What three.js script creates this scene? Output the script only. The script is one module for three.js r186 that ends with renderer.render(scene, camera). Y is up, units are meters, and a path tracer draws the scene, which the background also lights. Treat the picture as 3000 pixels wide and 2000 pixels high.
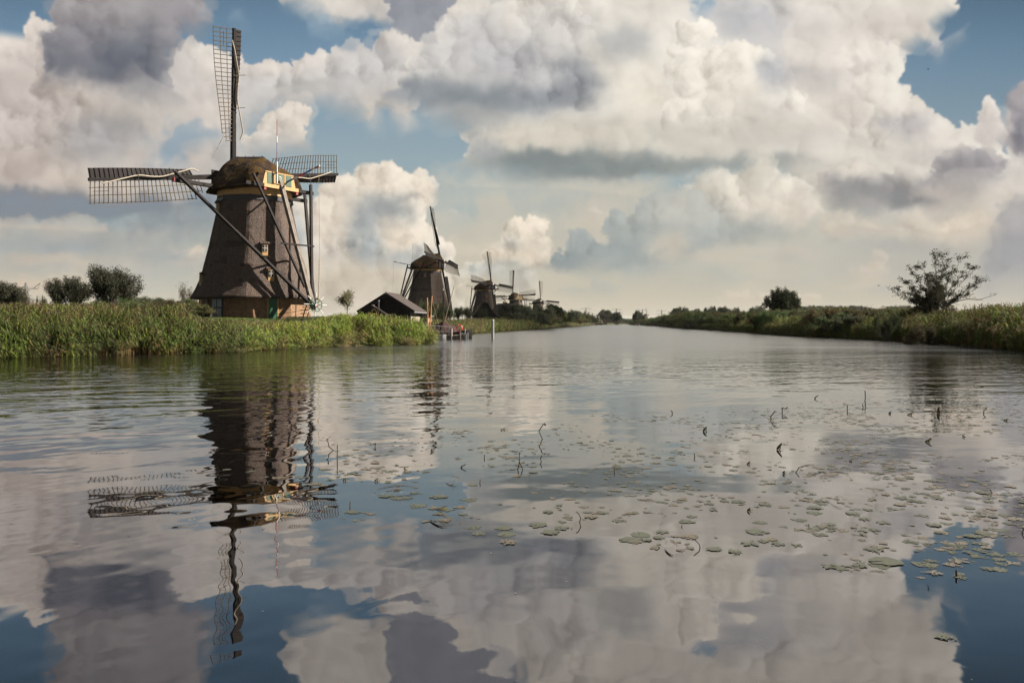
import * as THREE from 'three';
import { mergeGeometries, mergeVertices } from 'three/addons/utils/BufferGeometryUtils.js';

// ---------------------------------------------------------------- camera, light, exposure
const scene = new THREE.Scene();
const EYE = 1.65, FOCAL = 1829, HORIZON = 742, MIDDLE = 1176;      // a 28 mm lens shifted a little downwards, the eye 1.65 m over the water
const camera = new THREE.PerspectiveCamera(2 * Math.atan(784 / FOCAL) * 180 / Math.PI, 1024 / 682, 0.1, 9000);
camera.position.set(0, EYE, 0);
camera.lookAt(0, EYE, -10);
camera.setViewOffset(1024, 682, 0, (784 - HORIZON) * 682 / 1568, 1024, 682);
const renderer = new THREE.WebGLRenderer({ antialias: true });
renderer.setSize(1024, 682);
renderer.toneMapping = THREE.LinearToneMapping;
const EXPOSURE = 4.4;
renderer.toneMappingExposure = EXPOSURE;
renderer.shadowMap.enabled = true;
const SUN = new THREE.Vector3(0.81, 0.575, -0.05).normalize();
const sun = new THREE.DirectionalLight(new THREE.Color(1.0, 0.9, 0.76), 5);
sun.position.copy(SUN).multiplyScalar(220).add(new THREE.Vector3(-10, 0, -70));
sun.target.position.set(-10, 0, -70);
sun.castShadow = true; sun.shadow.mapSize.set(4096, 4096); sun.shadow.radius = 1.2; sun.shadow.bias = -0.0004;
Object.assign(sun.shadow.camera, { left: -90, right: 90, top: 80, bottom: -80, near: 10, far: 520 });
scene.add(sun, sun.target);

// ---------------------------------------------------------------- noise
const fract = (x) => x - Math.floor(x);
const hash2 = (x, y, s = 0) => { let h = Math.imul(x | 0, 374761393) ^ Math.imul(y | 0, 668265263) ^ Math.imul((s + 1) | 0, 1274126177); h = Math.imul(h ^ (h >>> 13), 1274126177); h ^= h >>> 16; return (h >>> 0) / 4294967296; };
const sstep = (a, b, x) => { const t = Math.min(1, Math.max(0, (x - a) / (b - a))); return t * t * (3 - 2 * t); };
const mixn = (a, b, t) => a + (b - a) * t;
function vnoise(x, y, s = 0) {
  const ix = Math.floor(x), iy = Math.floor(y), fx = x - ix, fy = y - iy, u = fx * fx * (3 - 2 * fx), v = fy * fy * (3 - 2 * fy);
  return mixn(mixn(hash2(ix, iy, s), hash2(ix + 1, iy, s), u), mixn(hash2(ix, iy + 1, s), hash2(ix + 1, iy + 1, s), u), v);
}
function fbm(x, y, o = 5, s = 0) { let a = 0.5, t = 0, n = 0; for (let i = 0; i < o; i++) { t += a * vnoise(x, y, s + i * 7); n += a; a *= 0.5; const X = x * 1.62 - y * 1.18; y = x * 1.18 + y * 1.62; x = X; } return t / n; }
function puff(x, y, s) {           // rounded heads that melt into each other
  const ix = Math.floor(x), iy = Math.floor(y); let sum = 0;
  for (let j = -1; j <= 1; j++) for (let i = -1; i <= 1; i++) {
    const cx = ix + i, cy = iy + j, dx = cx + hash2(cx, cy, s) - x, dy = cy + hash2(cx, cy, s + 31) - y, r = 0.6 + 0.6 * hash2(cx, cy, s + 57), q = 1 - (dx * dx + dy * dy) / (r * r);
    if (q > -0.4) sum += Math.exp(7 * q);
  }
  return Math.max(0, Math.log(1 + sum) / 7);
}
function cauli(x, y, k, s, o = 4) { let t = 0, a = 1, n = 0; const f = k * 0.9, wx = (fbm(x / f, y / f, 2, s + 3) - 0.5) * k * 0.9, wy = (fbm(x / f, y / f, 2, s + 9) - 0.5) * k * 0.9; x += wx; y += wy; for (let i = 0; i < o; i++) { t += a * puff(x / k, y / k, s + i * 13); n += a; a *= 0.5; k *= 0.46; const X = x * 0.8 - y * 0.6; y = x * 0.6 + y * 0.8; x = X; } return t / n; }

// ---------------------------------------------------------------- sky: air and clouds, by direction
const srgb = (c) => { c /= 255; return c <= 0.04045 ? c / 12.92 : Math.pow((c + 0.055) / 1.055, 2.4); };
// every bank of cloud: outline (in units of the tangent plane towards the canal, 1829 per radian at its middle), softness, head size and bulge of its edge, tones, soft tone patches [x, y, rx, ry, r, g, b, strength]
const BANKS = [
  // veil and thin high cloud, low down
  { p: [[-300, 560], [500, 500], [1000, 470], [1250, 430], [1500, 415], [2700, 460], [2700, 760], [-300, 760]], soft: 90, k: 160, amp: 40, c: [206, 198, 182], g: 0.15, a: 0.75, s: 5,
    t: [[150, 620, 300, 60, 200, 188, 172, 0.7], [1700, 690, 700, 60, 202, 194, 176, 0.8], [2200, 600, 300, 120, 186, 182, 176, 0.7], [300, 560, 260, 26, 150, 158, 160, 0.6], [180, 540, 200, 20, 140, 148, 154, 0.5], [420, 575, 150, 14, 215, 200, 182, 0.5], [250, 600, 200, 12, 218, 202, 184, 0.5], [120, 640, 160, 12, 212, 192, 172, 0.5], [380, 650, 120, 40, 176, 184, 184, 0.5], [1100, 690, 300, 40, 206, 196, 176, 0.8]] },
  // streaks of thin cloud in the blue over the second mill
  { p: [[1000, 418], [1300, 408], [1500, 430], [1560, 500], [1250, 470], [1050, 455]], soft: 40, k: 90, amp: 30, c: [214, 206, 190], g: 0.1, a: 0.75, s: 6, sx: 3, t: [] },
  { p: [[1010, 500], [1400, 512], [1500, 540], [1250, 560], [1020, 530]], soft: 24, k: 90, amp: 26, c: [212, 204, 188], g: 0.1, a: 0.6, s: 7, sx: 3, t: [] },
  { p: [[1000, 560], [1350, 570], [1450, 620], [1000, 620]], soft: 26, k: 80, amp: 20, c: [212, 202, 184], g: 0.1, a: 0.7, s: 8, sx: 3, t: [] },
  // high ragged cloud, top left of the middle
  { p: [[655, -160], [1010, -160], [1010, 40], [890, 60], [850, 48], [790, 55], [700, 40], [668, 10]], soft: 11, k: 50, amp: 26, c: [220, 214, 206], g: 0.6, a: 1, s: 11, t: [[900, 60, 90, 40, 190, 190, 190, 0.6]] },
  { p: [[715, 45], [760, 40], [800, 80], [740, 82], [720, 66]], soft: 18, k: 40, amp: 22, c: [170, 186, 198], g: 0.2, a: 0.55, s: 12, t: [] },
  { p: [[530, 18], [560, 15], [552, 42], [536, 40]], soft: 14, k: 30, amp: 12, c: [190, 198, 204], g: 0.2, a: 0.6, s: 13, t: [] },
  // grey-violet mass behind the great cloud
  { p: [[893, -170], [1180, -170], [1180, 160], [1000, 210], [880, 150], [872, 90], [880, 40], [900, 20]], soft: 12, k: 60, amp: 22, c: [160, 162, 169], g: 0.18, a: 1, s: 14, t: [[930, 130, 60, 60, 176, 176, 180, 0.6]] },
  // white band between the blue gaps left of the middle
  { p: [[400, 135], [440, 118], [470, 112], [500, 135], [520, 122], [600, 124], [640, 148], [690, 150], [730, 128], [800, 104], [850, 88], [900, 78], [960, 110], [980, 210], [960, 290], [930, 298], [890, 262], [862, 296], [830, 262], [760, 236], [700, 250], [640, 262], [560, 300], [470, 300], [400, 240]], soft: 10, k: 62, amp: 24, c: [214, 207, 199], g: 0.7, a: 1, s: 15,
    t: [[850, 150, 90, 60, 196, 194, 194, 0.6], [600, 140, 110, 26, 226, 216, 206, 0.7], [700, 210, 160, 50, 198, 196, 194, 0.6], [880, 250, 70, 50, 206, 200, 192, 0.6], [560, 230, 60, 80, 200, 196, 192, 0.5], [830, 260, 40, 30, 214, 206, 196, 0.6]] },
  // left bank, pale body
  { p: [[-400, 30], [0, 32], [50, 40], [100, 24], [132, 52], [180, 20], [360, 60], [440, 130], [540, 240], [520, 330], [480, 400], [430, 470], [250, 495], [100, 500], [-400, 520]], soft: 9, k: 84, amp: 24, c: [206, 197, 189], g: 0.75, a: 1, s: 16,
    t: [[40, 80, 70, 60, 232, 222, 212, 0.9], [80, 150, 80, 60, 206, 196, 190, 0.7], [190, 220, 140, 60, 212, 202, 192, 0.7], [330, 250, 110, 50, 202, 196, 188, 0.6], [60, 270, 130, 70, 200, 190, 184, 0.7], [230, 330, 90, 60, 176, 174, 174, 0.75], [350, 385, 70, 60, 206, 198, 190, 0.5], [40, 390, 90, 60, 196, 184, 176, 0.7], [180, 410, 80, 50, 208, 196, 184, 0.7], [260, 440, 60, 30, 220, 206, 192, 0.8], [60, 470, 170, 34, 136, 140, 146, 0.9], [200, 490, 240, 34, 122, 130, 140, 1], [420, 160, 60, 90, 200, 194, 190, 0.7], [300, 290, 60, 20, 150, 150, 152, 0.2]] },
  // hole of blue in the left bank
  { p: [[345, 320], [400, 285], [470, 292], [520, 320], [440, 370], [450, 395], [380, 420], [350, 405], [360, 360]], soft: 26, k: 60, amp: 26, c: [158, 172, 182], g: 0.1, a: 0.8, s: 17, t: [[420, 330, 70, 40, 146, 168, 184, 0.7]] },
  { p: [[430, 395], [500, 330], [545, 300], [560, 360], [540, 480], [430, 480], [350, 440]], soft: 34, k: 70, amp: 26, c: [196, 190, 184], g: 0.35, a: 0.9, s: 18, t: [[470, 400, 60, 40, 204, 196, 188, 0.6], [470, 460, 120, 26, 150, 156, 162, 0.8]] },
  // dark mass hanging over the left bank
  { p: [[118, -170], [480, -170], [470, 20], [478, 62], [440, 88], [420, 60], [400, 110], [376, 160], [400, 220], [330, 228], [240, 206], [150, 190], [90, 190], [100, 160], [108, 110], [98, 84], [140, 70], [130, 40]], soft: 17, k: 66, amp: 28, c: [160, 157, 158], g: 0.4, a: 1, s: 19,
    t: [[230, 30, 130, 50, 176, 170, 170, 0.7], [290, 140, 120, 70, 118, 121, 130, 0.95], [160, 120, 70, 56, 132, 133, 140, 0.9], [420, 40, 60, 60, 168, 164, 168, 0.6], [300, 210, 100, 24, 150, 152, 158, 0.6], [180, 80, 60, 30, 152, 148, 152, 0.5]] },
  { p: [[-300, 455], [60, 448], [180, 470], [300, 455], [480, 448], [560, 470], [540, 510], [330, 510], [200, 505], [100, 520], [-300, 540]], soft: 26, k: 80, amp: 20, c: [124, 132, 142], g: 0.15, a: 0.85, s: 20, t: [[60, 490, 100, 20, 150, 152, 158, 0.6]] },
  { p: [[-300, 560], [100, 552], [300, 566], [520, 590], [520, 640], [300, 622], [100, 630], [-300, 620]], soft: 26, k: 60, amp: 16, c: [166, 172, 174], g: 0.2, a: 0.75, s: 50, sx: 2, t: [[120, 590, 120, 16, 204, 190, 174, 0.7]] },
  { p: [[-300, 500], [60, 512], [260, 520], [420, 540], [300, 562], [60, 552], [-300, 548]], soft: 18, k: 46, amp: 14, c: [196, 186, 174], g: 0.35, a: 0.8, s: 51, sx: 1.6, t: [] },
  { p: [[-300, 640], [120, 646], [240, 660], [180, 690], [-300, 690]], soft: 24, k: 50, amp: 14, c: [208, 190, 170], g: 0.3, a: 0.75, s: 52, sx: 1.8, t: [] },
  { p: [[1560, 640], [1900, 620], [2200, 632], [2200, 668], [1900, 676], [1600, 668]], soft: 22, k: 46, amp: 14, c: [190, 189, 180], g: 0.2, a: 0.6, s: 53, sx: 2.2, t: [[1700, 660, 60, 10, 216, 204, 186, 0.7], [1980, 650, 70, 10, 214, 202, 186, 0.7]] },
  { p: [[1620, 690], [1700, 676], [1790, 684], [1860, 676], [1900, 700], [1620, 706]], soft: 12, k: 26, amp: 9, c: [216, 202, 184], g: 0.5, a: 0.7, s: 54, t: [] },
  { p: [[280, 500], [480, 492], [500, 520], [400, 545], [300, 540]], soft: 20, k: 60, amp: 16, c: [146, 153, 157], g: 0.15, a: 0.8, s: 21, t: [] },
  // small cumulus behind the cap of the mill
  { p: [[586, 300], [610, 280], [640, 250], [670, 222], [705, 222], [726, 262], [710, 300], [712, 345], [650, 352], [560, 358], [540, 330], [548, 306]], soft: 8, k: 40, amp: 13, c: [220, 211, 200], g: 0.7, a: 1, s: 22, t: [[640, 330, 70, 26, 196, 194, 190, 0.7], [690, 260, 30, 40, 228, 218, 206, 0.6], [560, 320, 20, 20, 226, 216, 204, 0.7]] },
  // cumulus bank right of the mill
  { p: [[500, 600], [560, 520], [640, 470], [720, 460], [745, 420], [790, 400], [830, 388], [868, 382], [905, 398], [930, 412], [958, 402], [996, 408], [1004, 440], [985, 470], [975, 520], [1010, 540], [1030, 590], [1060, 640], [1060, 720], [600, 720]], soft: 6, k: 46, amp: 15, c: [222, 211, 196], g: 0.95, a: 1, s: 23,
    t: [[840, 400, 80, 24, 236, 224, 208, 0.8], [965, 430, 34, 34, 234, 222, 206, 0.8], [900, 475, 50, 36, 170, 172, 170, 1], [836, 500, 50, 44, 168, 172, 172, 0.95], [760, 500, 30, 50, 232, 220, 204, 0.8], [790, 500, 40, 60, 226, 214, 198, 0.5], [760, 590, 50, 40, 210, 204, 194, 0.6], [900, 560, 60, 30, 222, 210, 194, 0.7], [850, 555, 34, 40, 168, 174, 175, 0.9], [940, 592, 80, 26, 182, 183, 179, 0.9], [920, 545, 60, 22, 230, 217, 199, 0.8], [800, 650, 130, 40, 208, 196, 178, 0.8], [980, 660, 80, 40, 204, 194, 176, 0.8], [640, 560, 60, 80, 180, 186, 188, 0.9], [540, 590, 60, 60, 178, 186, 188, 0.9], [580, 640, 70, 40, 196, 192, 180, 0.8]] },
  { p: [[640, 640], [680, 590], [720, 580], [740, 610], [720, 720], [620, 720]], soft: 20, k: 40, amp: 14, c: [214, 200, 182], g: 0.6, a: 0.8, s: 24, t: [] },
  { p: [[420, 590], [440, 575], [462, 570], [478, 580], [470, 600], [440, 604]], soft: 10, k: 26, amp: 8, c: [216, 204, 188], g: 0.5, a: 0.85, s: 25, t: [] },
  { p: [[440, 632], [462, 610], [486, 606], [498, 622], [480, 640]], soft: 10, k: 24, amp: 7, c: [214, 202, 186], g: 0.5, a: 0.8, s: 26, t: [] },
  // small puffs in the blue
  { p: [[1028, 488], [1046, 484], [1052, 500], [1036, 502]], soft: 12, k: 22, amp: 6, c: [210, 204, 194], g: 0.3, a: 0.6, s: 27, t: [] },
  { p: [[1282, 488], [1296, 478], [1308, 492], [1304, 512], [1286, 508]], soft: 12, k: 24, amp: 8, c: [220, 210, 196], g: 0.4, a: 0.75, s: 28, t: [] },
  { p: [[1340, 490], [1366, 474], [1400, 480], [1414, 500], [1380, 516], [1346, 510]], soft: 16, k: 30, amp: 10, c: [218, 208, 194], g: 0.4, a: 0.75, s: 29, t: [] },
  // tower cumulus over the third mill
  { p: [[1040, 660], [1050, 624], [1090, 606], [1110, 590], [1130, 568], [1150, 560], [1166, 530], [1176, 508], [1200, 490], [1228, 486], [1252, 498], [1266, 516], [1260, 548], [1256, 590], [1230, 640], [1220, 680], [1040, 690]], soft: 5, k: 34, amp: 10, c: [216, 206, 190], g: 0.9, a: 1, s: 30,
    t: [[1225, 506, 40, 30, 238, 226, 208, 0.9], [1180, 560, 30, 24, 196, 194, 186, 0.6], [1146, 590, 36, 22, 226, 212, 192, 0.7], [1210, 590, 36, 30, 222, 208, 188, 0.6], [1120, 620, 60, 24, 184, 188, 184, 0.8], [1180, 640, 70, 30, 194, 192, 182, 0.8], [1090, 660, 70, 24, 208, 198, 180, 0.8]] },
  // the great cloud
  { p: [[1045, 6], [1090, 4], [1150, 10], [1200, -10], [1200, -170], [2180, -170], [2205, -20], [2190, 30], [2160, 44], [2130, 70], [2120, 100], [2080, 118], [2068, 150], [2060, 180], [2105, 205], [2122, 215], [2110, 240], [2150, 226], [2148, 250], [2150, 270], [2200, 268], [2230, 300], [2280, 330], [2300, 350], [2360, 320], [2700, 300], [2700, 520], [2300, 560], [1900, 470], [1800, 400], [1560, 400], [1330, 416], [1250, 404], [1120, 390], [1040, 380], [1070, 345], [1100, 310], [1040, 300], [990, 280], [960, 250], [880, 235], [868, 205], [890, 190], [920, 160], [940, 130], [970, 100], [1004, 100], [1010, 64], [1030, 50]], soft: 7, k: 74, amp: 17, c: [228, 222, 212], g: 0.6, a: 1, s: 31,
    t: [[1080, 60, 60, 50, 214, 210, 206, 0.7], [1060, 14, 40, 14, 236, 228, 216, 0.6], [1000, 130, 40, 40, 206, 202, 200, 0.6], [1150, 110, 140, 70, 196, 194, 194, 0.75], [960, 205, 110, 34, 164, 167, 171, 0.95], [1110, 222, 190, 42, 152, 157, 161, 1], [1080, 275, 110, 30, 176, 178, 177, 0.9], [1330, 165, 60, 50, 156, 158, 161, 0.95], [1260, 210, 90, 30, 154, 157, 161, 0.95], [1200, 150, 120, 40, 190, 189, 190, 0.6], [1420, 120, 60, 60, 226, 220, 208, 0.7], [1440, 95, 60, 36, 192, 192, 190, 0.75], [1180, 40, 50, 40, 222, 216, 208, 0.7], [1300, 50, 90, 50, 216, 212, 206, 0.7], [1480, 190, 50, 40, 246, 240, 226, 0.9], [1600, 60, 70, 50, 238, 232, 222, 0.8], [1530, 230, 110, 40, 232, 224, 210, 0.8], [1400, 290, 240, 30, 212, 206, 194, 0.8], [1250, 318, 160, 22, 218, 210, 196, 0.8], [1560, 330, 200, 24, 206, 202, 192, 0.8], [1250, 366, 180, 28, 146, 153, 152, 1], [1300, 396, 150, 20, 142, 150, 150, 1], [1500, 376, 200, 24, 152, 158, 156, 1], [1700, 372, 180, 18, 172, 175, 171, 0.9], [1110, 330, 40, 26, 178, 180, 180, 0.7], [1080, 375, 50, 20, 196, 194, 188, 0.7], [1660, 130, 90, 70, 240, 234, 224, 0.7], [1790, 150, 44, 40, 186, 184, 184, 0.8], [1740, 130, 50, 40, 216, 212, 208, 0.6], [1720, 40, 90, 50, 198, 198, 200, 0.8], [1860, 60, 120, 60, 218, 212, 206, 0.7], [1900, 165, 90, 60, 202, 196, 191, 0.8], [1850, 110, 60, 30, 232, 225, 215, 0.7], [1950, 110, 60, 40, 230, 222, 212, 0.7], [1990, 190, 40, 60, 226, 218, 208, 0.7], [1880, 250, 70, 40, 230, 222, 210, 0.6], [1660, 280, 120, 60, 226, 218, 206, 0.7], [1800, 300, 120, 40, 204, 199, 192, 0.7], [1760, 270, 60, 30, 228, 220, 208, 0.5], [2050, 60, 110, 60, 226, 218, 208, 0.7], [1960, 260, 90, 60, 218, 210, 200, 0.7], [2090, 240, 50, 30, 222, 214, 204, 0.6], [2080, 275, 60, 22, 190, 186, 184, 0.75], [2110, 300, 60, 20, 186, 182, 182, 0.7], [2020, 330, 90, 40, 216, 210, 200, 0.7], [2180, 310, 50, 36, 228, 220, 210, 0.7], [2150, 350, 80, 20, 206, 200, 194, 0.6], [2300, 380, 70, 30, 196, 190, 188, 0.6], [1940, 420, 160, 60, 212, 205, 194, 0.7], [2250, 450, 140, 50, 206, 198, 188, 0.7], [2260, 520, 140, 50, 204, 196, 184, 0.7]] },
  // blue gap over the great cloud
  { p: [[1592, 6], [1640, -4], [1636, 24], [1612, 44], [1600, 30]], soft: 16, k: 30, amp: 16, c: [150, 172, 190], g: 0.1, a: 0.75, s: 32, t: [] },
  { p: [[1650, 10], [1760, 0], [1790, 40], [1780, 100], [1720, 98], [1690, 70], [1640, 40]], soft: 18, k: 50, amp: 20, c: [198, 197, 198], g: 0.15, a: 0.8, s: 33, t: [] },
  // sunlit heads in front of it
  { p: [[1540, 300], [1520, 200], [1540, 120], [1575, 60], [1602, 52], [1636, 62], [1652, 100], [1690, 100], [1720, 112], [1752, 108], [1770, 128], [1800, 140], [1820, 170], [1826, 210], [1880, 240], [1880, 300], [1760, 330], [1640, 330]], soft: 8, k: 54, amp: 14, c: [234, 227, 215], g: 0.75, a: 1, s: 34, t: [[1790, 165, 42, 38, 188, 187, 188, 0.9], [1790, 240, 60, 40, 222, 215, 206, 0.7], [1700, 290, 160, 30, 214, 208, 198, 0.8], [1580, 110, 40, 40, 242, 236, 224, 0.7], [1640, 180, 70, 50, 238, 231, 218, 0.6]], fade: [300, 60] },
  { p: [[1200, 420], [1150, 392], [1080, 380], [1092, 330], [1120, 312], [1150, 330], [1190, 300], [1280, 280], [1420, 300], [1560, 330], [1620, 370], [1560, 398], [1400, 414], [1300, 418]], soft: 22, k: 60, amp: 22, c: [212, 206, 194], g: 0.4, a: 0.75, s: 35, t: [[1260, 366, 180, 26, 144, 151, 150, 1], [1300, 396, 160, 20, 140, 148, 148, 1], [1500, 374, 160, 22, 150, 156, 154, 1], [1120, 340, 30, 24, 172, 176, 177, 0.8], [1200, 325, 60, 16, 216, 209, 196, 0.7], [1300, 320, 60, 18, 220, 212, 198, 0.6]] },
  // right middle cumulus
  { p: [[1560, 470], [1580, 440], [1640, 400], [1680, 392], [1700, 408], [1720, 380], [1760, 366], [1780, 400], [1830, 420], [1870, 430], [1890, 460], [1882, 500], [1860, 530], [1800, 556], [1700, 580], [1620, 590], [1540, 560]], soft: 18, k: 52, amp: 18, c: [214, 207, 194], g: 0.6, a: 0.9, s: 36, t: [[1690, 430, 26, 34, 236, 227, 212, 0.9], [1760, 460, 90, 30, 230, 220, 205, 0.8], [1630, 500, 60, 40, 184, 184, 179, 0.8], [1720, 535, 150, 30, 178, 181, 177, 0.95], [1800, 430, 40, 40, 238, 229, 214, 0.8], [1840, 470, 40, 40, 224, 214, 200, 0.7]] },
  { p: [[1870, 440], [1886, 400], [1920, 380], [1960, 360], [1990, 372], [2040, 376], [2070, 400], [2120, 410], [2230, 430], [2200, 462], [2100, 478], [2000, 488], [1910, 470]], soft: 12, k: 50, amp: 16, c: [206, 199, 190], g: 0.55, a: 1, s: 37, t: [[1950, 380, 60, 22, 226, 217, 204, 0.8], [1980, 430, 84, 34, 158, 157, 157, 0.95], [2090, 434, 80, 32, 160, 157, 156, 0.95], [2050, 466, 170, 24, 148, 148, 149, 1], [2180, 440, 60, 20, 204, 194, 184, 0.7]] },
  { p: [[2140, 400], [2160, 360], [2200, 340], [2260, 352], [2310, 372], [2290, 420], [2230, 440], [2160, 436]], soft: 18, k: 44, amp: 18, c: [168, 164, 166], g: 0.3, a: 0.95, s: 38, t: [[2190, 344, 40, 12, 214, 206, 196, 0.7], [2210, 400, 74, 38, 152, 149, 151, 0.95]] },
  // clouds on the right edge
  { p: [[2330, 200], [2350, 182], [2400, 180], [2700, 160], [2700, 420], [2400, 420], [2350, 380], [2300, 330]], soft: 9, k: 44, amp: 14, c: [176, 170, 172], g: 0.5, a: 1, s: 39, t: [[2350, 300, 30, 40, 140, 138, 144, 0.8]] },
  { p: [[2232, 300], [2236, 250], [2260, 226], [2286, 236], [2310, 250], [2330, 290], [2320, 330], [2270, 340]], soft: 7, k: 36, amp: 11, c: [222, 214, 206], g: 0.7, a: 1, s: 40, t: [[2270, 300, 40, 40, 208, 200, 194, 0.6]] },
  { p: [[2270, 560], [2300, 500], [2320, 470], [2420, 440], [2700, 440], [2700, 700], [2260, 700], [2230, 640]], soft: 20, k: 70, amp: 20, c: [176, 174, 174], g: 0.2, a: 0.85, s: 41, t: [[2330, 590, 70, 70, 166, 166, 170, 0.7]] },
  { p: [[2100, 545], [2200, 500], [2280, 490], [2290, 520], [2250, 540], [2240, 560], [2150, 556]], soft: 12, k: 36, amp: 14, c: [218, 205, 189], g: 0.5, a: 0.85, s: 42, t: [] },
  { p: [[1890, 500], [1960, 484], [2040, 500], [2110, 490], [2180, 510], [2250, 480], [2290, 520], [2230, 566], [2120, 580], [2000, 566], [1900, 556]], soft: 20, k: 44, amp: 16, c: [212, 202, 187], g: 0.5, a: 0.85, s: 55, t: [[2000, 560, 120, 20, 186, 186, 180, 0.9], [2200, 520, 50, 26, 226, 213, 196, 0.8], [2150, 572, 90, 14, 190, 188, 182, 0.8]] },
  { p: [[1940, 640], [1962, 610], [1990, 616], [2010, 600], [2036, 610], [2044, 640], [2000, 650]], soft: 16, k: 26, amp: 9, c: [220, 206, 189], g: 0.4, a: 0.6, s: 56, t: [] },
  // wisps in the blue on the right
  { p: [[2140, 110], [2160, 84], [2196, 70], [2225, 54], [2210, 84], [2176, 104], [2156, 130]], soft: 9, k: 24, amp: 13, c: [206, 202, 200], g: 0.4, a: 0.85, s: 43, t: [] },
  // grey-blue shaded cloud, low in the middle
  { p: [[1228, 618], [1290, 580], [1300, 556], [1330, 540], [1360, 556], [1384, 548], [1396, 520], [1410, 490], [1440, 470], [1470, 470], [1478, 440], [1540, 420], [1640, 470], [1640, 560], [1560, 610], [1480, 630], [1300, 630]], soft: 9, k: 44, amp: 12, c: [180, 184, 180], g: 0.35, a: 0.95, s: 44, t: [[1330, 598, 110, 32, 150, 160, 161, 1], [1410, 560, 80, 40, 160, 168, 167, 0.9], [1470, 510, 60, 44, 176, 180, 176, 0.8], [1540, 560, 50, 30, 206, 198, 184, 0.8], [1390, 540, 18, 12, 208, 200, 184, 0.7], [1420, 600, 80, 26, 170, 176, 174, 0.8], [1580, 470, 80, 50, 200, 197, 188, 0.7]] },
  { p: [[1270, 672], [1310, 650], [1350, 656], [1380, 640], [1420, 660], [1410, 676], [1330, 682]], soft: 12, k: 26, amp: 8, c: [182, 186, 180], g: 0.25, a: 0.8, s: 45, t: [] },
  { p: [[2004, 668], [2020, 652], [2032, 656], [2044, 672]], soft: 8, k: 16, amp: 4, c: [182, 182, 178], g: 0.2, a: 0.7, s: 46, t: [] },
  { p: [[1980, 610], [2000, 580], [2010, 560], [2034, 566], [2030, 600], [2040, 612]], soft: 14, k: 26, amp: 8, c: [212, 200, 184], g: 0.4, a: 0.5, s: 47, t: [] },
  { p: [[1540, 590], [1680, 560], [1800, 570], [1860, 580], [1760, 600], [1600, 606]], soft: 20, k: 50, amp: 14, c: [210, 201, 186], g: 0.3, a: 0.7, s: 48, sx: 2, t: [[1800, 588, 60, 12, 186, 188, 182, 0.7]] },
  { p: [[1420, 620], [1500, 600], [1580, 606], [1660, 620], [1700, 646], [1560, 650], [1430, 650]], soft: 26, k: 50, amp: 14, c: [186, 189, 183], g: 0.2, a: 0.7, s: 49, sx: 2, t: [] },
];
function polyDist(p, x, y) {       // signed distance, inside positive
  let d = 1e18, inside = false;
  for (let i = 0, j = p.length - 1; i < p.length; j = i++) {
    const [xi, yi] = p[i], [xj, yj] = p[j], ex = xj - xi, ey = yj - yi, wx = x - xi, wy = y - yi, t = Math.min(1, Math.max(0, (wx * ex + wy * ey) / (ex * ex + ey * ey))), bx = wx - ex * t, by = wy - ey * t;
    d = Math.min(d, bx * bx + by * by);
    if ((yi > y) !== (yj > y) && x < ((xj - xi) * (y - yi)) / (yj - yi) + xi) inside = !inside;
  }
  return inside ? Math.sqrt(d) : -Math.sqrt(d);
}
for (const b of BANKS) { const m = b.amp + b.soft * 2 + 20; b.x0 = Math.min(...b.p.map((q) => q[0])) - m; b.x1 = Math.max(...b.p.map((q) => q[0])) + m; b.y0 = Math.min(...b.p.map((q) => q[1])) - m; b.y1 = Math.max(...b.p.map((q) => q[1])) + m; }
function clearAir(x, y, out) {     // blue above, warm grey over the horizon
  const h = Math.max(0, 742 - y), t = sstep(0, 640, h), side = sstep(1500, 2400, x) * sstep(150, 600, h) + 3.2 * sstep(560, 930, h);
  const lo = sstep(0, 260, h);
  out[0] = mixn(mixn(204, 172, lo), 122, sstep(180, 760, h)) - side * 8; out[1] = mixn(mixn(194, 185, lo), 151, sstep(180, 760, h)) - side * 10; out[2] = mixn(mixn(172, 186, lo), 176, sstep(180, 760, h)) - side * 12;
}
const SUNWARD = [0.80, 0.585, -0.08];       // across, up, towards the eye: where the light stands, seen against the clouds
// cauliflower heads: round bodies of four sizes, the smaller ones seated on the larger; h the height of the front one, n its facing, e how far inside its outline
function headsOf(k) { k.cells = [new Map(), new Map(), new Map(), new Map()]; k.size = [k.k, k.k * 0.56, k.k * 0.31, k.k * 0.165]; }
function cell(k, o, ix, iy) {
  const key = ix * 8192 + iy, m = k.cells[o]; let c = m.get(key);
  if (c === undefined) {
    const w = k.size[o], x = (ix + 0.15 + 0.7 * hash2(ix, iy, k.s * 9 + o)) * w, y = (iy + 0.15 + 0.7 * hash2(ix, iy, k.s * 9 + o + 31)) * w, r = w * (0.5 + 0.45 * hash2(ix, iy, k.s * 9 + o + 57)), d = polyDist(k.p, x * (k.sx || 1), y), low = d < 140 ? sstep(4, 20, d - polyDist(k.p, x * (k.sx || 1), y + 24)) : 0;
    c = null;
    if (d > r * (o === 0 ? 0.36 : o === 1 ? 0.0 : -0.2) && !(o && hash2(ix, iy, k.s + 91) < 0.16 + low * 0.6)) { const z = o === 0 ? Math.min(d, k.k * 1.6) * 0.45 + hash2(ix, iy, k.s + 71) * k.k * 0.5 : heads(k, x, y, o - 1)[0] - r * 0.42; if (z > -50) c = [x, y, r, z]; }
    m.set(key, c);
  }
  return c;
}
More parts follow.
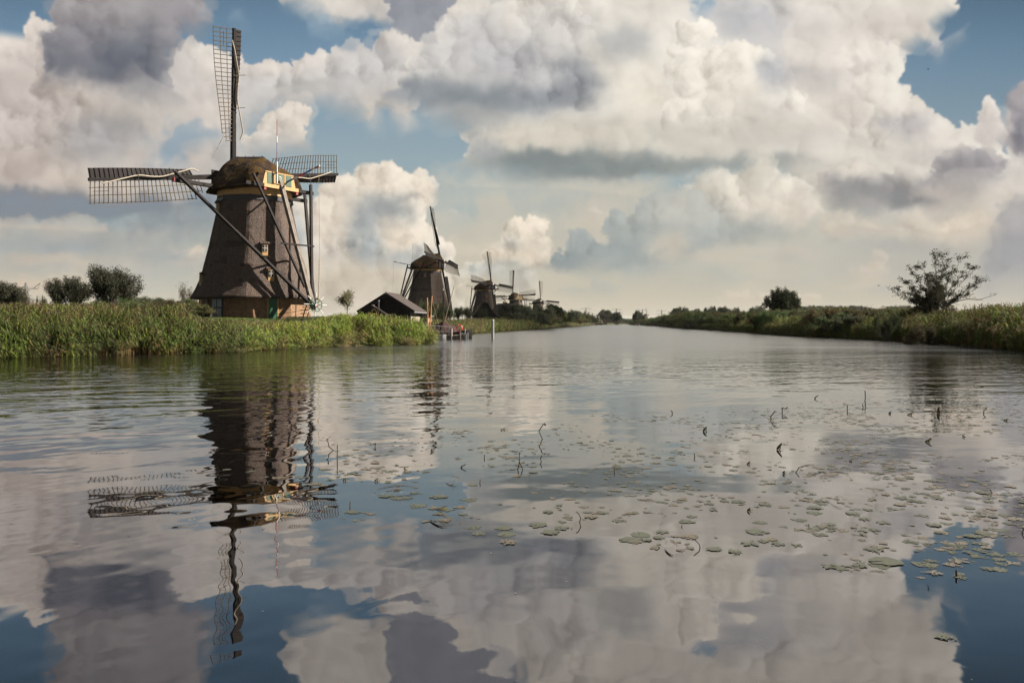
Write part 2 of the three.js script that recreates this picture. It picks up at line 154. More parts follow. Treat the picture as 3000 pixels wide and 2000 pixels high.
function heads(k, x, y, upto) {
  let h = -99, nx = 0, ny = 0, nz = 1, e = -1;
  for (let o = 0; o <= upto; o++) { const w = k.size[o], ix = Math.floor(x / w), iy = Math.floor(y / w); for (let j = -1; j <= 1; j++) for (let i = -1; i <= 1; i++) { const c = cell(k, o, ix + i, iy + j); if (!c) continue; const dx = x - c[0], dy = y - c[1], q = c[2] * c[2] - dx * dx - dy * dy; if (q <= 0) { const f = -Math.sqrt(-q) / c[2]; if (f > e && e < 0) e = Math.max(e, f); continue; } const z = Math.sqrt(q), H = c[3] + z; e = Math.max(e, Math.min(1, z / c[2])); if (H > h) { h = H; nx = dx / c[2]; ny = -dy / c[2]; nz = z / c[2]; } } }
  return [h, nx, ny, nz, e];
}
for (const b of BANKS) headsOf(b);
function bankedSky(x, y, out) {
  clearAir(x, y, out);
  let [r, g, b] = out;
  for (const k of BANKS) {
    if (x < k.x0 || x > k.x1 || y < k.y0 || y > k.y1) continue;
    const sx = k.sx || 1, warp = (fbm(x / 60, y / 60, 4, k.s + 200) - 0.5) * Math.min(60, 8 + k.soft * 1.6) + (fbm(x / 17, y / 17, 4, k.s + 240) - 0.5) * (6 + k.soft * 0.8);
    const d0 = polyDist(k.p, x, y);
    if (d0 < -k.amp - k.soft * 2) continue;
    const under = d0 < 160 ? sstep(4, 22, d0 - polyDist(k.p, x, y + 26)) : 0;
    const wx = (fbm(x / (k.k * 0.5), y / (k.k * 0.5), 3, k.s + 3) - 0.5) * k.k * 0.6 + (fbm(x / 9, y / 9, 3, k.s + 5) - 0.5) * 7, wy = (fbm(x / (k.k * 0.5), y / (k.k * 0.5), 3, k.s + 9) - 0.5) * k.k * 0.6 + (fbm(x / 9, y / 9, 3, k.s + 11) - 0.5) * 7;
    const hx = (x + wx) / sx, hy = y + wy, e1 = heads(k, hx, hy, 3)[4];
    const h = cauli(x / sx, y, k.k, k.s * 17, 3), d = d0 + (h - 0.62) * k.amp * (2.4 - 1.6 * under) + warp;
    const soft = k.soft * (0.45 + 2.2 * Math.pow(vnoise(x / 80, y / 80, k.s + 300), 2)) * (1 + 2.2 * under);
    const veil = Math.min(1, sstep(8, 30, k.soft) + under * 0.8 + 0.35 * sstep(0.55, 0.8, vnoise(x / 90, y / 90, k.s + 333)));
    const firm = Math.max(sstep(-0.16, 0.4, e1 + (fbm(x / 6, y / 6, 3, k.s + 15) - 0.5) * 0.45 + (fbm(x / 22, y / 18, 3, k.s + 19) - 0.5) * 0.7), sstep(k.k * 0.35, k.k * 0.7, d0));
    let a = k.a * mixn(firm, sstep(-soft * 0.6, soft, d), veil);
    if (k.fade) a *= 1 - sstep(k.fade[0], k.fade[0] + k.fade[1], y);
    if (a <= 0.002) continue;
    let cr = k.c[0], cg = k.c[1], cb = k.c[2];
    const qx = x + (fbm(x / 50, y / 50, 5, k.s + 400) - 0.5) * 70 + (h - 0.6) * 16, qy = y + (fbm(x / 50, y / 50, 5, k.s + 430) - 0.5) * 34 - (h - 0.6) * 26;
    for (const t of k.t) {
      const ex = (qx - t[0]) / t[2], ey = (qy - t[1]) / t[3], e = ex * ex + ey * ey;
      if (e < 6) { const w = Math.min(1, t[7] * 1.12) * Math.exp(-0.75 * e * Math.sqrt(e)); cr = mixn(cr, t[4], w); cg = mixn(cg, t[5], w); cb = mixn(cb, t[6], w); }
    }
    // relief of the heads, lit from the sun's side; soft inside the bank, crisp along its upper edges
    const rim = Math.exp(-Math.max(0, d0) / (k.k * 0.9)) * (1 - under), patch = sstep(0.38, 0.7, vnoise(x / (k.k * 1.8), y / (k.k * 1.8), k.s + 77)), crisp = Math.min(1, 0.28 + rim * 0.75 + patch * 0.6) * (1 - under * 0.6) * k.g;
    let facing = 0, nz = 0; for (const [o, wt] of [[0, 0.36], [1, 0.34], [2, 0.22], [3, 0.08]]) { const q = heads(k, hx + 3, hy - 3, o), q2 = heads(k, hx - 2, hy + 3, o); facing += wt * 0.5 * ((q[1] + q2[1]) * SUNWARD[0] + (q[2] + q2[2]) * SUNWARD[1] + (q[3] + q2[3]) * SUNWARD[2]); nz += wt * 0.5 * (q[3] + q2[3]); }
    const mottle = (fbm(x / (k.k * 1.1), y / (k.k * 0.8), 5, k.s + 90) - 0.5) * 34;
    const lum = (facing > 0 ? facing * 32 : facing * 60) * crisp + (nz - 0.72) * 16 * crisp + (h - 0.6) * 14 * k.g + mottle * (0.4 + k.g * 0.5) + rim * k.g * 6 - under * Math.exp(-Math.max(0, d) / 40) * 16 * k.g;
    cr += lum; cg += lum; cb += lum * 0.96;
    r = mixn(r, cr, a); g = mixn(g, cg, a); b = mixn(b, cb, a);
  }
  const hz = sstep(560, 745, y) * 0.4;                // haze over the horizon
  const cn = 1.1; r = 204 + (r - 204) * cn; g = 198 + (g - 198) * cn; b = 190 + (b - 190) * cn; r *= 0.97; g *= 0.968; b *= 0.965;
  out[0] = mixn(r, 204, hz); out[1] = mixn(g, 196, hz); out[2] = mixn(b, 178, hz);
}
function roamingSky(az, el, out) { // the same kind of sky where nothing was noted down: broken cumulus over clear air
  clearAir(1200, 742 - el * 1829, out);
  const k = 1 / (Math.sin(Math.max(el, 0.02)) + 0.25), X = Math.cos(az) * Math.cos(el) * k * 2.2, Z = Math.sin(az) * Math.cos(el) * k * 2.2;
  const d = fbm(X * 1.6 + 9, Z * 1.6 + 4, 5, 700), a = sstep(0.40, 0.56, d), e = fbm(X * 1.6 + 9.25, Z * 1.6 + 4.06, 5, 700);
  const l = 204 + (d - e) * 120 - sstep(0.5, 0.75, d) * 50 - (1 - sstep(0, 0.16, el)) * 6;
  out[0] = mixn(out[0], l, a); out[1] = mixn(out[1], l * 0.965, a); out[2] = mixn(out[2], l * 0.915, a);
}
{
  const W = 4096, H = 2048, data = new Float32Array(W * H * 4), o = [0, 0, 0], q = [0, 0, 0], k = 1 / EXPOSURE;
  const cw = 1024, ch = 257, coarse = new Float32Array(cw * ch * 3);
  for (let j = 0; j < ch; j++) for (let i = 0; i < cw; i++) {
    let az = ((i + 0.5) / cw - 0.5) * Math.PI * 2; roamingSky(az, (j / (ch - 1)) * Math.PI / 2, o);
    if (i > cw - 48) { roamingSky(az - Math.PI * 2, (j / (ch - 1)) * Math.PI / 2, q); }
    for (let c = 0; c < 3; c++) coarse[(j * cw + i) * 3 + c] = o[c];
  }
  for (let row = 0; row < H; row++) {
    const el = ((row + 0.5) / H - 0.5) * Math.PI, y = Math.sin(el), cy = Math.cos(el);
    for (let col = 0; col < W; col++) {
      const at = (row * W + col) * 4; data[at + 3] = 1;
      if (row < H / 2 - 2) { data[at] = data[at + 1] = data[at + 2] = 0.25; continue; }
      const az = ((col + 0.5) / W - 0.5) * 2 * Math.PI, x = Math.cos(az) * cy, z = Math.sin(az) * cy;
      let w = 0;
      if (z < -0.2) {
        const px = MIDDLE + FOCAL * x / -z, py = HORIZON - FOCAL * y / -z;
        w = sstep(-390, -20, px) * (1 - sstep(2380, 2740, px)) * sstep(-300, -120, py);
        if (w > 0) bankedSky(px, Math.min(py, 745), o);
      }
      if (w < 1) {
        const u = (col / W) * cw, v = Math.max(0, el) / (Math.PI / 2) * (ch - 1), i0 = Math.floor(u) % cw, i1 = (i0 + 1) % cw, j0 = Math.min(ch - 2, Math.floor(v)), fu = u - Math.floor(u), fv = v - j0;
        for (let c = 0; c < 3; c++) q[c] = mixn(mixn(coarse[(j0 * cw + i0) * 3 + c], coarse[(j0 * cw + i1) * 3 + c], fu), mixn(coarse[((j0 + 1) * cw + i0) * 3 + c], coarse[((j0 + 1) * cw + i1) * 3 + c], fu), fv);
        for (let c = 0; c < 3; c++) o[c] = w > 0 ? mixn(q[c], o[c], w) : q[c];
      }
      for (let c = 0; c < 3; c++) data[at + c] = srgb(o[c]) * k;
    }
  }
  const sky = new THREE.DataTexture(data, W, H, THREE.RGBAFormat, THREE.FloatType);
  sky.mapping = THREE.EquirectangularReflectionMapping; sky.magFilter = THREE.LinearFilter; sky.minFilter = THREE.LinearFilter; sky.needsUpdate = true;
  scene.background = sky; scene.environment = sky;
}

// ---------------------------------------------------------------- helpers
let seed = 20;
const rnd = () => { seed = (seed + 0x6d2b79f5) | 0; let t = Math.imul(seed ^ (seed >>> 15), 1 | seed); t = (t + Math.imul(t ^ (t >>> 7), 61 | t)) ^ t; return ((t ^ (t >>> 14)) >>> 0) / 4294967296; };
const rr = (a, b) => a + (b - a) * rnd();
const V = (x, y, z) => new THREE.Vector3(x, y, z);
const at = (px, py, z) => V((px - MIDDLE) / FOCAL * z, EYE + (HORIZON - py) / FOCAL * z, -z);      // the point at that depth in line with a place in the picture
const onWater = (px, py) => at(px, py, EYE * FOCAL / (py - HORIZON));
const taken = new Map();
const numbered = (n) => { const k = taken.get(n) || 0; taken.set(n, k + 1); return k ? n + '_' + String(k).padStart(3, '0') : n; };
function tag(o, label, category, group, kind) { if (label) o.userData.label = label; if (category) o.userData.category = category; if (group) o.userData.group = group; if (kind) o.userData.kind = kind; return o; }
function thing(name, label, category, pos, group, kind) { const g = new THREE.Group(); g.name = numbered(name); if (pos) g.position.copy(pos); scene.add(g); return tag(g, label, category, group, kind); }
function mesh(name, geo, mat, parent) { const m = new THREE.Mesh(geo, mat); m.name = parent ? name : numbered(name); m.castShadow = m.receiveShadow = true; (parent || scene).add(m); return m; }
function clone(src, name, pos, turn, size, label, category, group) { const c = src.clone(); c.name = numbered(name); c.position.copy(pos); if (turn !== undefined) c.rotation.y = turn; if (size) c.scale.copy(size.isVector3 ? size : V(size, size, size)); c.userData = {}; tag(c, label, category, group); scene.add(c); return c; }
// uv in metres, by the way each face points
function metreUV(g, along) {
  g = g.index ? g.toNonIndexed() : g; const p = g.attributes.position, uv = new Float32Array(p.count * 2), a = V(), b = V(), c = V(), n = V();
  for (let i = 0; i < p.count; i += 3) {
    a.fromBufferAttribute(p, i); b.fromBufferAttribute(p, i + 1); c.fromBufferAttribute(p, i + 2); n.copy(b).sub(a).cross(c.clone().sub(a));
    const x = Math.abs(n.x), y = Math.abs(n.y), z = Math.abs(n.z);
    [a, b, c].forEach((v, j) => { const [s, t] = x >= y && x >= z ? [v.z, v.y] : y >= z ? [v.x, v.z] : [v.x, v.y]; uv[(i + j) * 2] = s; uv[(i + j) * 2 + 1] = t; });
  }
  g.setAttribute('uv', new THREE.BufferAttribute(uv, 2)); for (const k of Object.keys(g.attributes)) if (!['position', 'normal', 'uv', 'color'].includes(k)) g.deleteAttribute(k);
  return g;
}
const UPV = V(0, 1, 0);
class MB {                          // collects solids and builds one mesh of them
  constructor() { this.g = []; }
  add(g, m) { g = metreUV(g); if (m) g.applyMatrix4(m); this.g.push(g); return this; }
  box(w, h, d, x = 0, y = 0, z = 0, ry = 0) { return this.add(chamferBox(w, h, d), new THREE.Matrix4().makeRotationY(ry).setPosition(x, y, z)); }
  beam(a, b, w, d = w, side) { const L = a.distanceTo(b), y = b.clone().sub(a).normalize(); let x = (side ? side.clone() : Math.abs(y.y) > 0.9 ? V(1, 0, 0) : UPV.clone()); const zz = x.clone().cross(y).normalize(); x = y.clone().cross(zz).normalize(); const m = new THREE.Matrix4().makeBasis(x, y, zz).setPosition(a.clone().add(b).multiplyScalar(0.5)); return this.add(chamferBox(w, L, d), m); }
  rod(a, b, r, r2 = r, n = 7) { const L = a.distanceTo(b), m = new THREE.Matrix4().makeRotationFromQuaternion(new THREE.Quaternion().setFromUnitVectors(UPV, b.clone().sub(a).normalize())).setPosition(a.clone().add(b).multiplyScalar(0.5)); return this.add(new THREE.CylinderGeometry(r2, r, L, n), m); }
  tube(pts, r, n = 24, k = 6) { return this.add(new THREE.TubeGeometry(new THREE.CatmullRomCurve3(pts), n, r, k, false)); }
  quad(a, b, c, d) { const g = new THREE.BufferGeometry(); g.setAttribute('position', new THREE.Float32BufferAttribute([a, b, c, a, c, d].flatMap((v) => [v.x, v.y, v.z]), 3)); g.computeVertexNormals(); return this.add(g); }
  geo() { return this.g.length === 1 ? this.g[0] : mergeGeometries(this.g); }
  build(name, mat, parent) { return mesh(name, this.geo(), mat, parent); }
}
function chamferBox(w, h, d) {      // a box with a small chamfer on its four long edges
  const c = Math.min(0.012, 0.18 * Math.min(w, d)), s = new THREE.Shape(), x = w / 2, y = d / 2;
  s.moveTo(-x + c, -y); s.lineTo(x - c, -y); s.lineTo(x, -y + c); s.lineTo(x, y - c); s.lineTo(x - c, y); s.lineTo(-x + c, y); s.lineTo(-x, y - c); s.lineTo(-x, -y + c); s.closePath();
  const g = new THREE.ExtrudeGeometry(s, { depth: h, bevelEnabled: false }); g.rotateX(-Math.PI / 2); g.translate(0, -h / 2, 0); return g;
}
// ---------------------------------------------------------------- textures
function tex(n, metres, fn, data) { const a = new Uint8Array(n * n * 4), o = [0, 0, 0]; for (let j = 0; j < n; j++) for (let i = 0; i < n; i++) { fn(i / n, j / n, o); for (let c = 0; c < 3; c++) a[(j * n + i) * 4 + c] = Math.max(0, Math.min(255, o[c] * 255)); a[(j * n + i) * 4 + 3] = 255; } const t = new THREE.DataTexture(a, n, n); t.wrapS = t.wrapT = THREE.RepeatWrapping; t.magFilter = THREE.LinearFilter; t.minFilter = THREE.LinearMipmapLinearFilter; t.generateMipmaps = true; if (!data) t.colorSpace = THREE.SRGBColorSpace; t.repeat.set(1 / metres, 1 / metres); t.needsUpdate = true; return t; }
function tnoise(x, y, px, py, s) { const ix = Math.floor(x), iy = Math.floor(y), fx = x - ix, fy = y - iy, u = fx * fx * (3 - 2 * fx), v = fy * fy * (3 - 2 * fy), m = (a, b) => ((a % b) + b) % b, h = (i, j) => hash2(m(i, px), m(j, py), s); return mixn(mixn(h(ix, iy), h(ix + 1, iy), u), mixn(h(ix, iy + 1), h(ix + 1, iy + 1), u), v); }
function tfbm(u, v, fx, fy, o, s) { let t = 0, a = 0.5, n = 0; for (let i = 0; i < o; i++) { t += a * tnoise(u * fx, v * fy, fx, fy, s + i); n += a; a *= 0.55; fx *= 2; fy *= 2; } return t / n; }
const lin2s = (c) => (c <= 0.0031308 ? c * 12.92 : 1.055 * Math.pow(c, 1 / 2.4) - 0.055);
function paintMat(lin, vary = 0.18, rough = 0.75, metres = 1.7, fx = 5, fy = 5, s = 1, bump = 0.002, extra = {}) {      // a colour with grain: streaks along v when fx > fy
  const shade = tex(256, metres, (u, v, o) => { const k = 1 + (tfbm(u, v, fx, fy, 5, s) - 0.5) * 2 * vary + (tfbm(u, v, 3, 3, 3, s + 40) - 0.5) * vary; for (let c = 0; c < 3; c++) o[c] = lin2s(lin[c] * k); });
  const b = bump ? tex(256, metres, (u, v, o) => { o[0] = o[1] = o[2] = tfbm(u, v, fx * 2, fy * 2, 4, s + 9); }, true) : null;
  return new THREE.MeshPhysicalMaterial({ map: shade, roughness: rough, specularIntensity: rough > 0.7 ? 0.25 : 0.7, bumpMap: b, bumpScale: bump, side: THREE.DoubleSide, ...extra });
}
const M = {};
M.thatch = new THREE.MeshPhysicalMaterial({ specularIntensity: 0.15, roughness: 1, bumpScale: 0.12,
  map: tex(1024, 5, (u, v, o) => { const band = sstep(0.5, 0.68, tfbm(u, v, 3, 14, 4, 71)) * sstep(0.45, 0.6, tfbm(u, v, 2, 2, 3, 73)), k = 0.56 + 0.8 * tfbm(u, v, 60, 36, 4, 1) - band * 0.3 + 0.4 * (tfbm(u, v, 4, 5, 4, 7) - 0.5) + 0.3 * (tnoise(u * 300, v * 190, 300, 190, 3) - 0.5), w = tfbm(u, v, 7, 3, 3, 12); o[0] = lin2s(0.060 * k * (1 + (w - 0.5) * 0.16)); o[1] = lin2s(0.0468 * k); o[2] = lin2s(0.0412 * k * (1 - (w - 0.5) * 0.2)); }),
  bumpMap: tex(1024, 5, (u, v, o) => { o[0] = o[1] = o[2] = 0.55 * tfbm(u, v, 80, 44, 3, 2) + 0.3 * tnoise(u * 260, v * 130, 260, 130, 5) + 0.15 * tfbm(u, v, 5, 30, 2, 8); }, true) });
M.moss = new THREE.MeshPhysicalMaterial({ specularIntensity: 0.15, roughness: 1, bumpScale: 0.09, side: THREE.DoubleSide,
  map: tex(1024, 6, (u, v, o) => { const m = sstep(0.44, 0.6, tfbm(u, v, 9, 9, 5, 21)), k = 0.55 + 0.9 * tfbm(u, v, 50, 60, 4, 25), w = sstep(0.62, 0.72, tfbm(u, v, 14, 14, 4, 29)); o[0] = lin2s(mixn(mixn(0.017, 0.031, m), 0.042, w * 0.4) * k); o[1] = lin2s(mixn(mixn(0.011, 0.0185, m), 0.031, w * 0.4) * k); o[2] = lin2s(mixn(mixn(0.008, 0.0065, m), 0.022, w * 0.4) * k); }),
  bumpMap: tex(1024, 6, (u, v, o) => { o[0] = o[1] = o[2] = 0.6 * tfbm(u, v, 40, 40, 4, 22) + 0.4 * tfbm(u, v, 9, 9, 4, 21); }, true) });
M.brick = new THREE.MeshPhysicalMaterial({ specularIntensity: 0.15, roughness: 0.95, bumpScale: 0.012,
  map: tex(1024, 2.2, (u, v, o) => { const rows = 36, r = Math.floor(v * rows), q = u * 10 + (r % 2) * 0.5, i = Math.floor(q), fu = q - i, fv = v * rows - r, mortar = fu < 0.05 || fv < 0.17, h = hash2(((i % 10) + 10) % 10, r, 5), k = 0.7 + 0.6 * h + 0.4 * (tfbm(u, v, 30, 30, 3, 6) - 0.5) + 0.5 * (tfbm(u, v, 3, 3, 4, 61) - 0.5); if (mortar) { o[0] = lin2s(0.13 * k); o[1] = lin2s(0.1 * k); o[2] = lin2s(0.075 * k); } else { o[0] = lin2s(0.125 * k); o[1] = lin2s(mixn(0.069, 0.082, h) * k); o[2] = lin2s(0.047 * k); } }),
  bumpMap: tex(1024, 2.2, (u, v, o) => { const rows = 36, r = Math.floor(v * rows), q = u * 10 + (r % 2) * 0.5, fu = q - Math.floor(q), fv = v * rows - r; o[0] = o[1] = o[2] = (fu < 0.05 || fv < 0.17 ? 0.2 : 0.8) + 0.2 * tnoise(u * 120, v * 120, 120, 120, 4); }, true) });
M.darkWood = paintMat([0.011, 0.0095, 0.0098], 0.35, 0.8, 1.3, 24, 2, 31, 0.004);
M.blackWood = paintMat([0.014, 0.013, 0.014], 0.35, 0.75, 1.3, 3, 24, 32, 0.004);
M.greyWood = paintMat([0.095, 0.084, 0.076], 0.4, 0.85, 1.3, 26, 2, 33, 0.006);
M.paleWood = paintMat([0.15, 0.125, 0.1], 0.35, 0.85, 1.3, 20, 2, 34, 0.004);
M.lath = paintMat([0.05, 0.039, 0.026], 0.35, 0.8, 1.1, 16, 3, 35, 0);
M.yellow = paintMat([0.205, 0.124, 0.045], 0.12, 0.6, 1.6, 12, 4, 36, 0.002);
M.ochre = paintMat([0.42, 0.22, 0.035], 0.12, 0.6, 1.6, 12, 4, 37, 0.002);
M.green = paintMat([0.026, 0.054, 0.034], 0.14, 0.55, 1.6, 16, 3, 38, 0.003);
M.doorGreen = paintMat([0.008, 0.052, 0.026], 0.14, 0.5, 1.6, 16, 3, 39, 0.003);
M.white = paintMat([0.36, 0.35, 0.33], 0.08, 0.5, 1.2, 6, 6, 40, 0.001);
M.red = paintMat([0.33, 0.025, 0.035], 0.12, 0.5, 1.2, 6, 6, 41, 0.001);
M.blue = paintMat([0.025, 0.10, 0.30], 0.12, 0.5, 1.2, 6, 6, 42, 0.001);
M.darkRed = paintMat([0.16, 0.02, 0.03], 0.15, 0.6, 1.2, 6, 6, 43, 0.001);
M.cloth = paintMat([0.22, 0.195, 0.16], 0.2, 0.95, 0.6, 9, 9, 44, 0.004);
M.rope = paintMat([0.2, 0.16, 0.11], 0.3, 0.95, 0.4, 9, 9, 45, 0);
M.slateBlue = paintMat([0.014, 0.014, 0.017], 0.25, 0.6, 1.4, 3, 16, 46, 0.003);
M.shutter = paintMat([0.16, 0.18, 0.2], 0.22, 0.6, 1.4, 14, 3, 47, 0.003);
M.board = paintMat([0.15, 0.125, 0.11], 0.3, 0.85, 1.4, 22, 3, 48, 0.004);
M.roofing = paintMat([0.034, 0.028, 0.027], 0.3, 0.8, 1.6, 10, 10, 49, 0.006);
M.metal = paintMat([0.3, 0.31, 0.33], 0.12, 0.4, 1.0, 6, 6, 50, 0.0006, { metalness: 0.6 });
M.galv = paintMat([0.11, 0.115, 0.12], 0.2, 0.55, 0.8, 9, 3, 51, 0.001);
M.iron = paintMat([0.02, 0.02, 0.022], 0.3, 0.6, 0.8, 9, 9, 52, 0.001);
M.orangeWood = paintMat([0.26, 0.12, 0.05], 0.2, 0.55, 1.2, 18, 2, 53, 0.002);
M.brownCanvas = paintMat([0.05, 0.03, 0.028], 0.25, 0.95, 1.0, 8, 8, 54, 0.004);
M.buoyRed = paintMat([0.4, 0.03, 0.022], 0.08, 0.45, 0.6, 6, 6, 55, 0.0005);
M.glass = new THREE.MeshPhysicalMaterial({ color: 0x20262e, roughness: 0.08, metalness: 0, ior: 1.6 });
M.steel = paintMat([0.1, 0.105, 0.11], 0.15, 0.7, 4, 6, 6, 56, 0);
// ---------------------------------------------------------------- banks, land, water
const LEFT = [[-90, 6], [-60, 20], [-24.3, 37.7], [-16.9, 45.7], [-13.1, 54.9], [-9.1, 60.4], [-6.5, 64.4], [-7.6, 68], [-10.5, 73], [-11, 84], [-9, 100], [-5, 135], [4.9, 201], [31.7, 402], [91, 862], [150, 1000]];
const RIGHT = [[22, -10], [24.5, 12], [26.5, 30], [30.3, 47.2], [34.3, 64.2], [36, 84], [35.4, 101.6], [40.3, 133], [57.2, 274], [86, 471], [136, 905], [150, 1000]];
const bankX = (poly, z) => { let i = 0; while (i < poly.length - 2 && z > poly[i + 1][1]) i++; const [a, b] = [poly[i], poly[i + 1]]; return a[0] + (b[0] - a[0]) * (z - a[1]) / (b[1] - a[1]); };
function lineDist(poly, x, z) { let d = 1e18; for (let i = 0; i < poly.length - 1; i++) { const [ax, az] = poly[i], [bx, bz] = poly[i + 1], ex = bx - ax, ez = bz - az, t = Math.min(1, Math.max(0, ((x - ax) * ex + (z - az) * ez) / (ex * ex + ez * ez))); d = Math.min(d, (x - ax - ex * t) ** 2 + (z - az - ez * t) ** 2); } return Math.sqrt(d); }
function inland(x, z) {            // metres from the water's edge, negative over the water (z is the depth, positive away from the eye)
  const dl = lineDist(LEFT, x, z), dr = lineDist(RIGHT, x, z);
  if (z > 1000) return Math.min(dl, dr) + (z - 1000);
  if (z < -10) return Math.min(Math.abs(z + 10), 40);
  const l = z < 6 ? x < -90 - (6 - z) : x < bankX(LEFT, z), r = x > bankX(RIGHT, z);
  return l ? dl : r ? dr : -Math.min(dl, dr);
}
const MILL = V(-24.97, 1.95, -77.2);
function landY(x, z) {
  const d = inland(x, z);
  if (d < 0) return Math.max(-1.4, d * 0.45 - 0.05);
  let h = d < 3 ? d * 0.16 : d < 12 ? 0.48 + (d - 3) * 0.055 : 0.975;
  const left = x < bankX(LEFT, Math.max(6, z));
  if (left) {
    const m = Math.hypot(x - MILL.x, z + MILL.z); h = mixn(h, 1.95, 1 - sstep(9.5, 21, m));
    h += 0.9 * Math.exp(-(((x + 36) / 9) ** 2) - ((z - 62) / 9) ** 2);
    if (d > 8 && z > 120) h += sstep(8, 30, d) * 0.9;
  }
  return h + (fbm(x * 0.3, z * 0.3, 3, 71) - 0.5) * 0.16 * sstep(0.5, 4, d);
}
M.earth = paintMat([0.03, 0.034, 0.013], 0.5, 1, 5, 12, 12, 60, 0.02);
{
  const xs = [], zs = [];
  for (let x = 0; x <= 6000;) { xs.push(x); if (x) xs.push(-x); x += x < 46 ? 1.2 : Math.max(1.6, (x - 30) * 0.14); }
  for (let z = 24; z >= -6; z -= 3) zs.push(-z); // behind the eye
  for (let z = 9; z <= 7600;) { zs.push(z); z += z < 120 ? 1.3 : z < 300 ? 4 : Math.max(4, z * 0.05); }
  xs.sort((a, b) => a - b); zs.sort((a, b) => a - b);
  const pos = [], uv = [], idx = [];
  for (const z of zs) for (const x of xs) { pos.push(x, landY(x, z), -z); uv.push(x, z); }
  for (let j = 0; j < zs.length - 1; j++) for (let i = 0; i < xs.length - 1; i++) { const a = j * xs.length + i; idx.push(a, a + 1, a + xs.length + 1, a, a + xs.length + 1, a + xs.length); }
  const g = new THREE.BufferGeometry(); g.setAttribute('position', new THREE.Float32BufferAttribute(pos, 3)); g.setAttribute('uv', new THREE.Float32BufferAttribute(uv, 2)); g.setIndex(idx); g.computeVertexNormals();
  tag(mesh('ground', g, M.earth), null, null, null, 'structure');
}
// ripples: slopes of many short waves, in a tile
const TILE = 512, waves = (metres, list, s) => {
  const sx = new Float32Array(TILE * TILE), sz = new Float32Array(TILE * TILE); let q = s; const R = () => hash2(q++, s, 77);
  const sets = [];
  for (const [len, n, slope, spread] of list) for (let i = 0; i < n; i++) { const a = 1.75 + (R() - 0.5) * spread, l = len * (0.65 + 0.7 * R()), kx = Math.round(metres / l * Math.cos(a)), kz = Math.round(metres / l * Math.sin(a)); if (kx || kz) sets.push([kx, kz, R() * 6.283, slope / Math.sqrt(n)]); }
  for (const [kx, kz, ph, sl] of sets) { const m = Math.hypot(kx, kz); for (let j = 0; j < TILE; j++) for (let i = 0; i < TILE; i++) { const c = Math.cos((kx * i + kz * j) / TILE * 2 * Math.PI + ph) * sl * 1.414; sx[j * TILE + i] += c * kx / m; sz[j * TILE + i] += c * kz / m; } }
  return { metres, get(arr, x, z) { const u = ((x / metres) % 1 + 1) % 1 * TILE, v = ((z / metres) % 1 + 1) % 1 * TILE, i = Math.floor(u), j = Math.floor(v), fu = u - i, fv = v - j, i1 = (i + 1) % TILE, j1 = (j + 1) % TILE; return mixn(mixn(arr[(j % TILE) * TILE + i % TILE], arr[(j % TILE) * TILE + i1], fu), mixn(arr[j1 * TILE + i % TILE], arr[j1 * TILE + i1], fu), fv); }, sx, sz };
};
const chop = waves(17, [[0.22, 16, 0.62, 2.8], [0.36, 14, 0.6, 2.5], [0.75, 10, 0.42, 2.1]], 5), swell = waves(26, [[1.4, 10, 0.6, 1.7], [2.6, 9, 0.6, 1.6], [0.7, 8, 0.4, 1.5]], 9);
function slopes(x, z, out) {        // calm by the lily pads and close by, ruffled by the wind farther out
  const pad = sstep(-3, 3, x) * (1 - sstep(15, 21, z)), lane = fbm(x * 0.05 + 3, z * 0.11, 3, 91);
  const a = mixn(0.005, 0.032, sstep(8, 24, z + (lane - 0.5) * 12)) * mixn(1, 0.3, sstep(30, 76, z)) * (1 - 0.55 * pad) * (0.55 + 0.9 * lane), b = mixn(0.0062, 0.0105, sstep(5, 14, z)) * (1 - 0.55 * pad);
  out[0] = chop.get(chop.sx, x, z) * a + swell.get(swell.sx, x, z) * b; out[1] = chop.get(chop.sz, x, z) * a + swell.get(swell.sz, x, z) * b;
}
function rippleMap(n, x0, z0, wx, wz, tiled) {
  const a = new Float32Array(n * n * 4), s = [0, 0];
  for (let j = 0; j < n; j++) for (let i = 0; i < n; i++) {
    const x = x0 + wx * (i + 0.5) / n, z = z0 + wz * (j + 0.5) / n;
    if (tiled) { const m = 0.62 + 0.7 * tnoise(i / n * 7, j / n * 7, 7, 7, 3); s[0] = chop.get(chop.sx, x, z) * 0.009 * m; s[1] = chop.get(chop.sz, x, z) * 0.009 * m; } else slopes(x, z, s);
    const l = 1 / Math.hypot(s[0], s[1], 1), o = (j * n + i) * 4;
    a[o] = 0.5 - s[0] * l * 0.5; a[o + 1] = 0.5 - s[1] * l * 0.5; a[o + 2] = 0.5 + l * 0.5; a[o + 3] = 1;
  }
  const t = new THREE.DataTexture(a, n, n, THREE.RGBAFormat, THREE.FloatType); t.wrapS = t.wrapT = THREE.RepeatWrapping; t.magFilter = t.minFilter = THREE.LinearFilter; t.needsUpdate = true; return t;
}
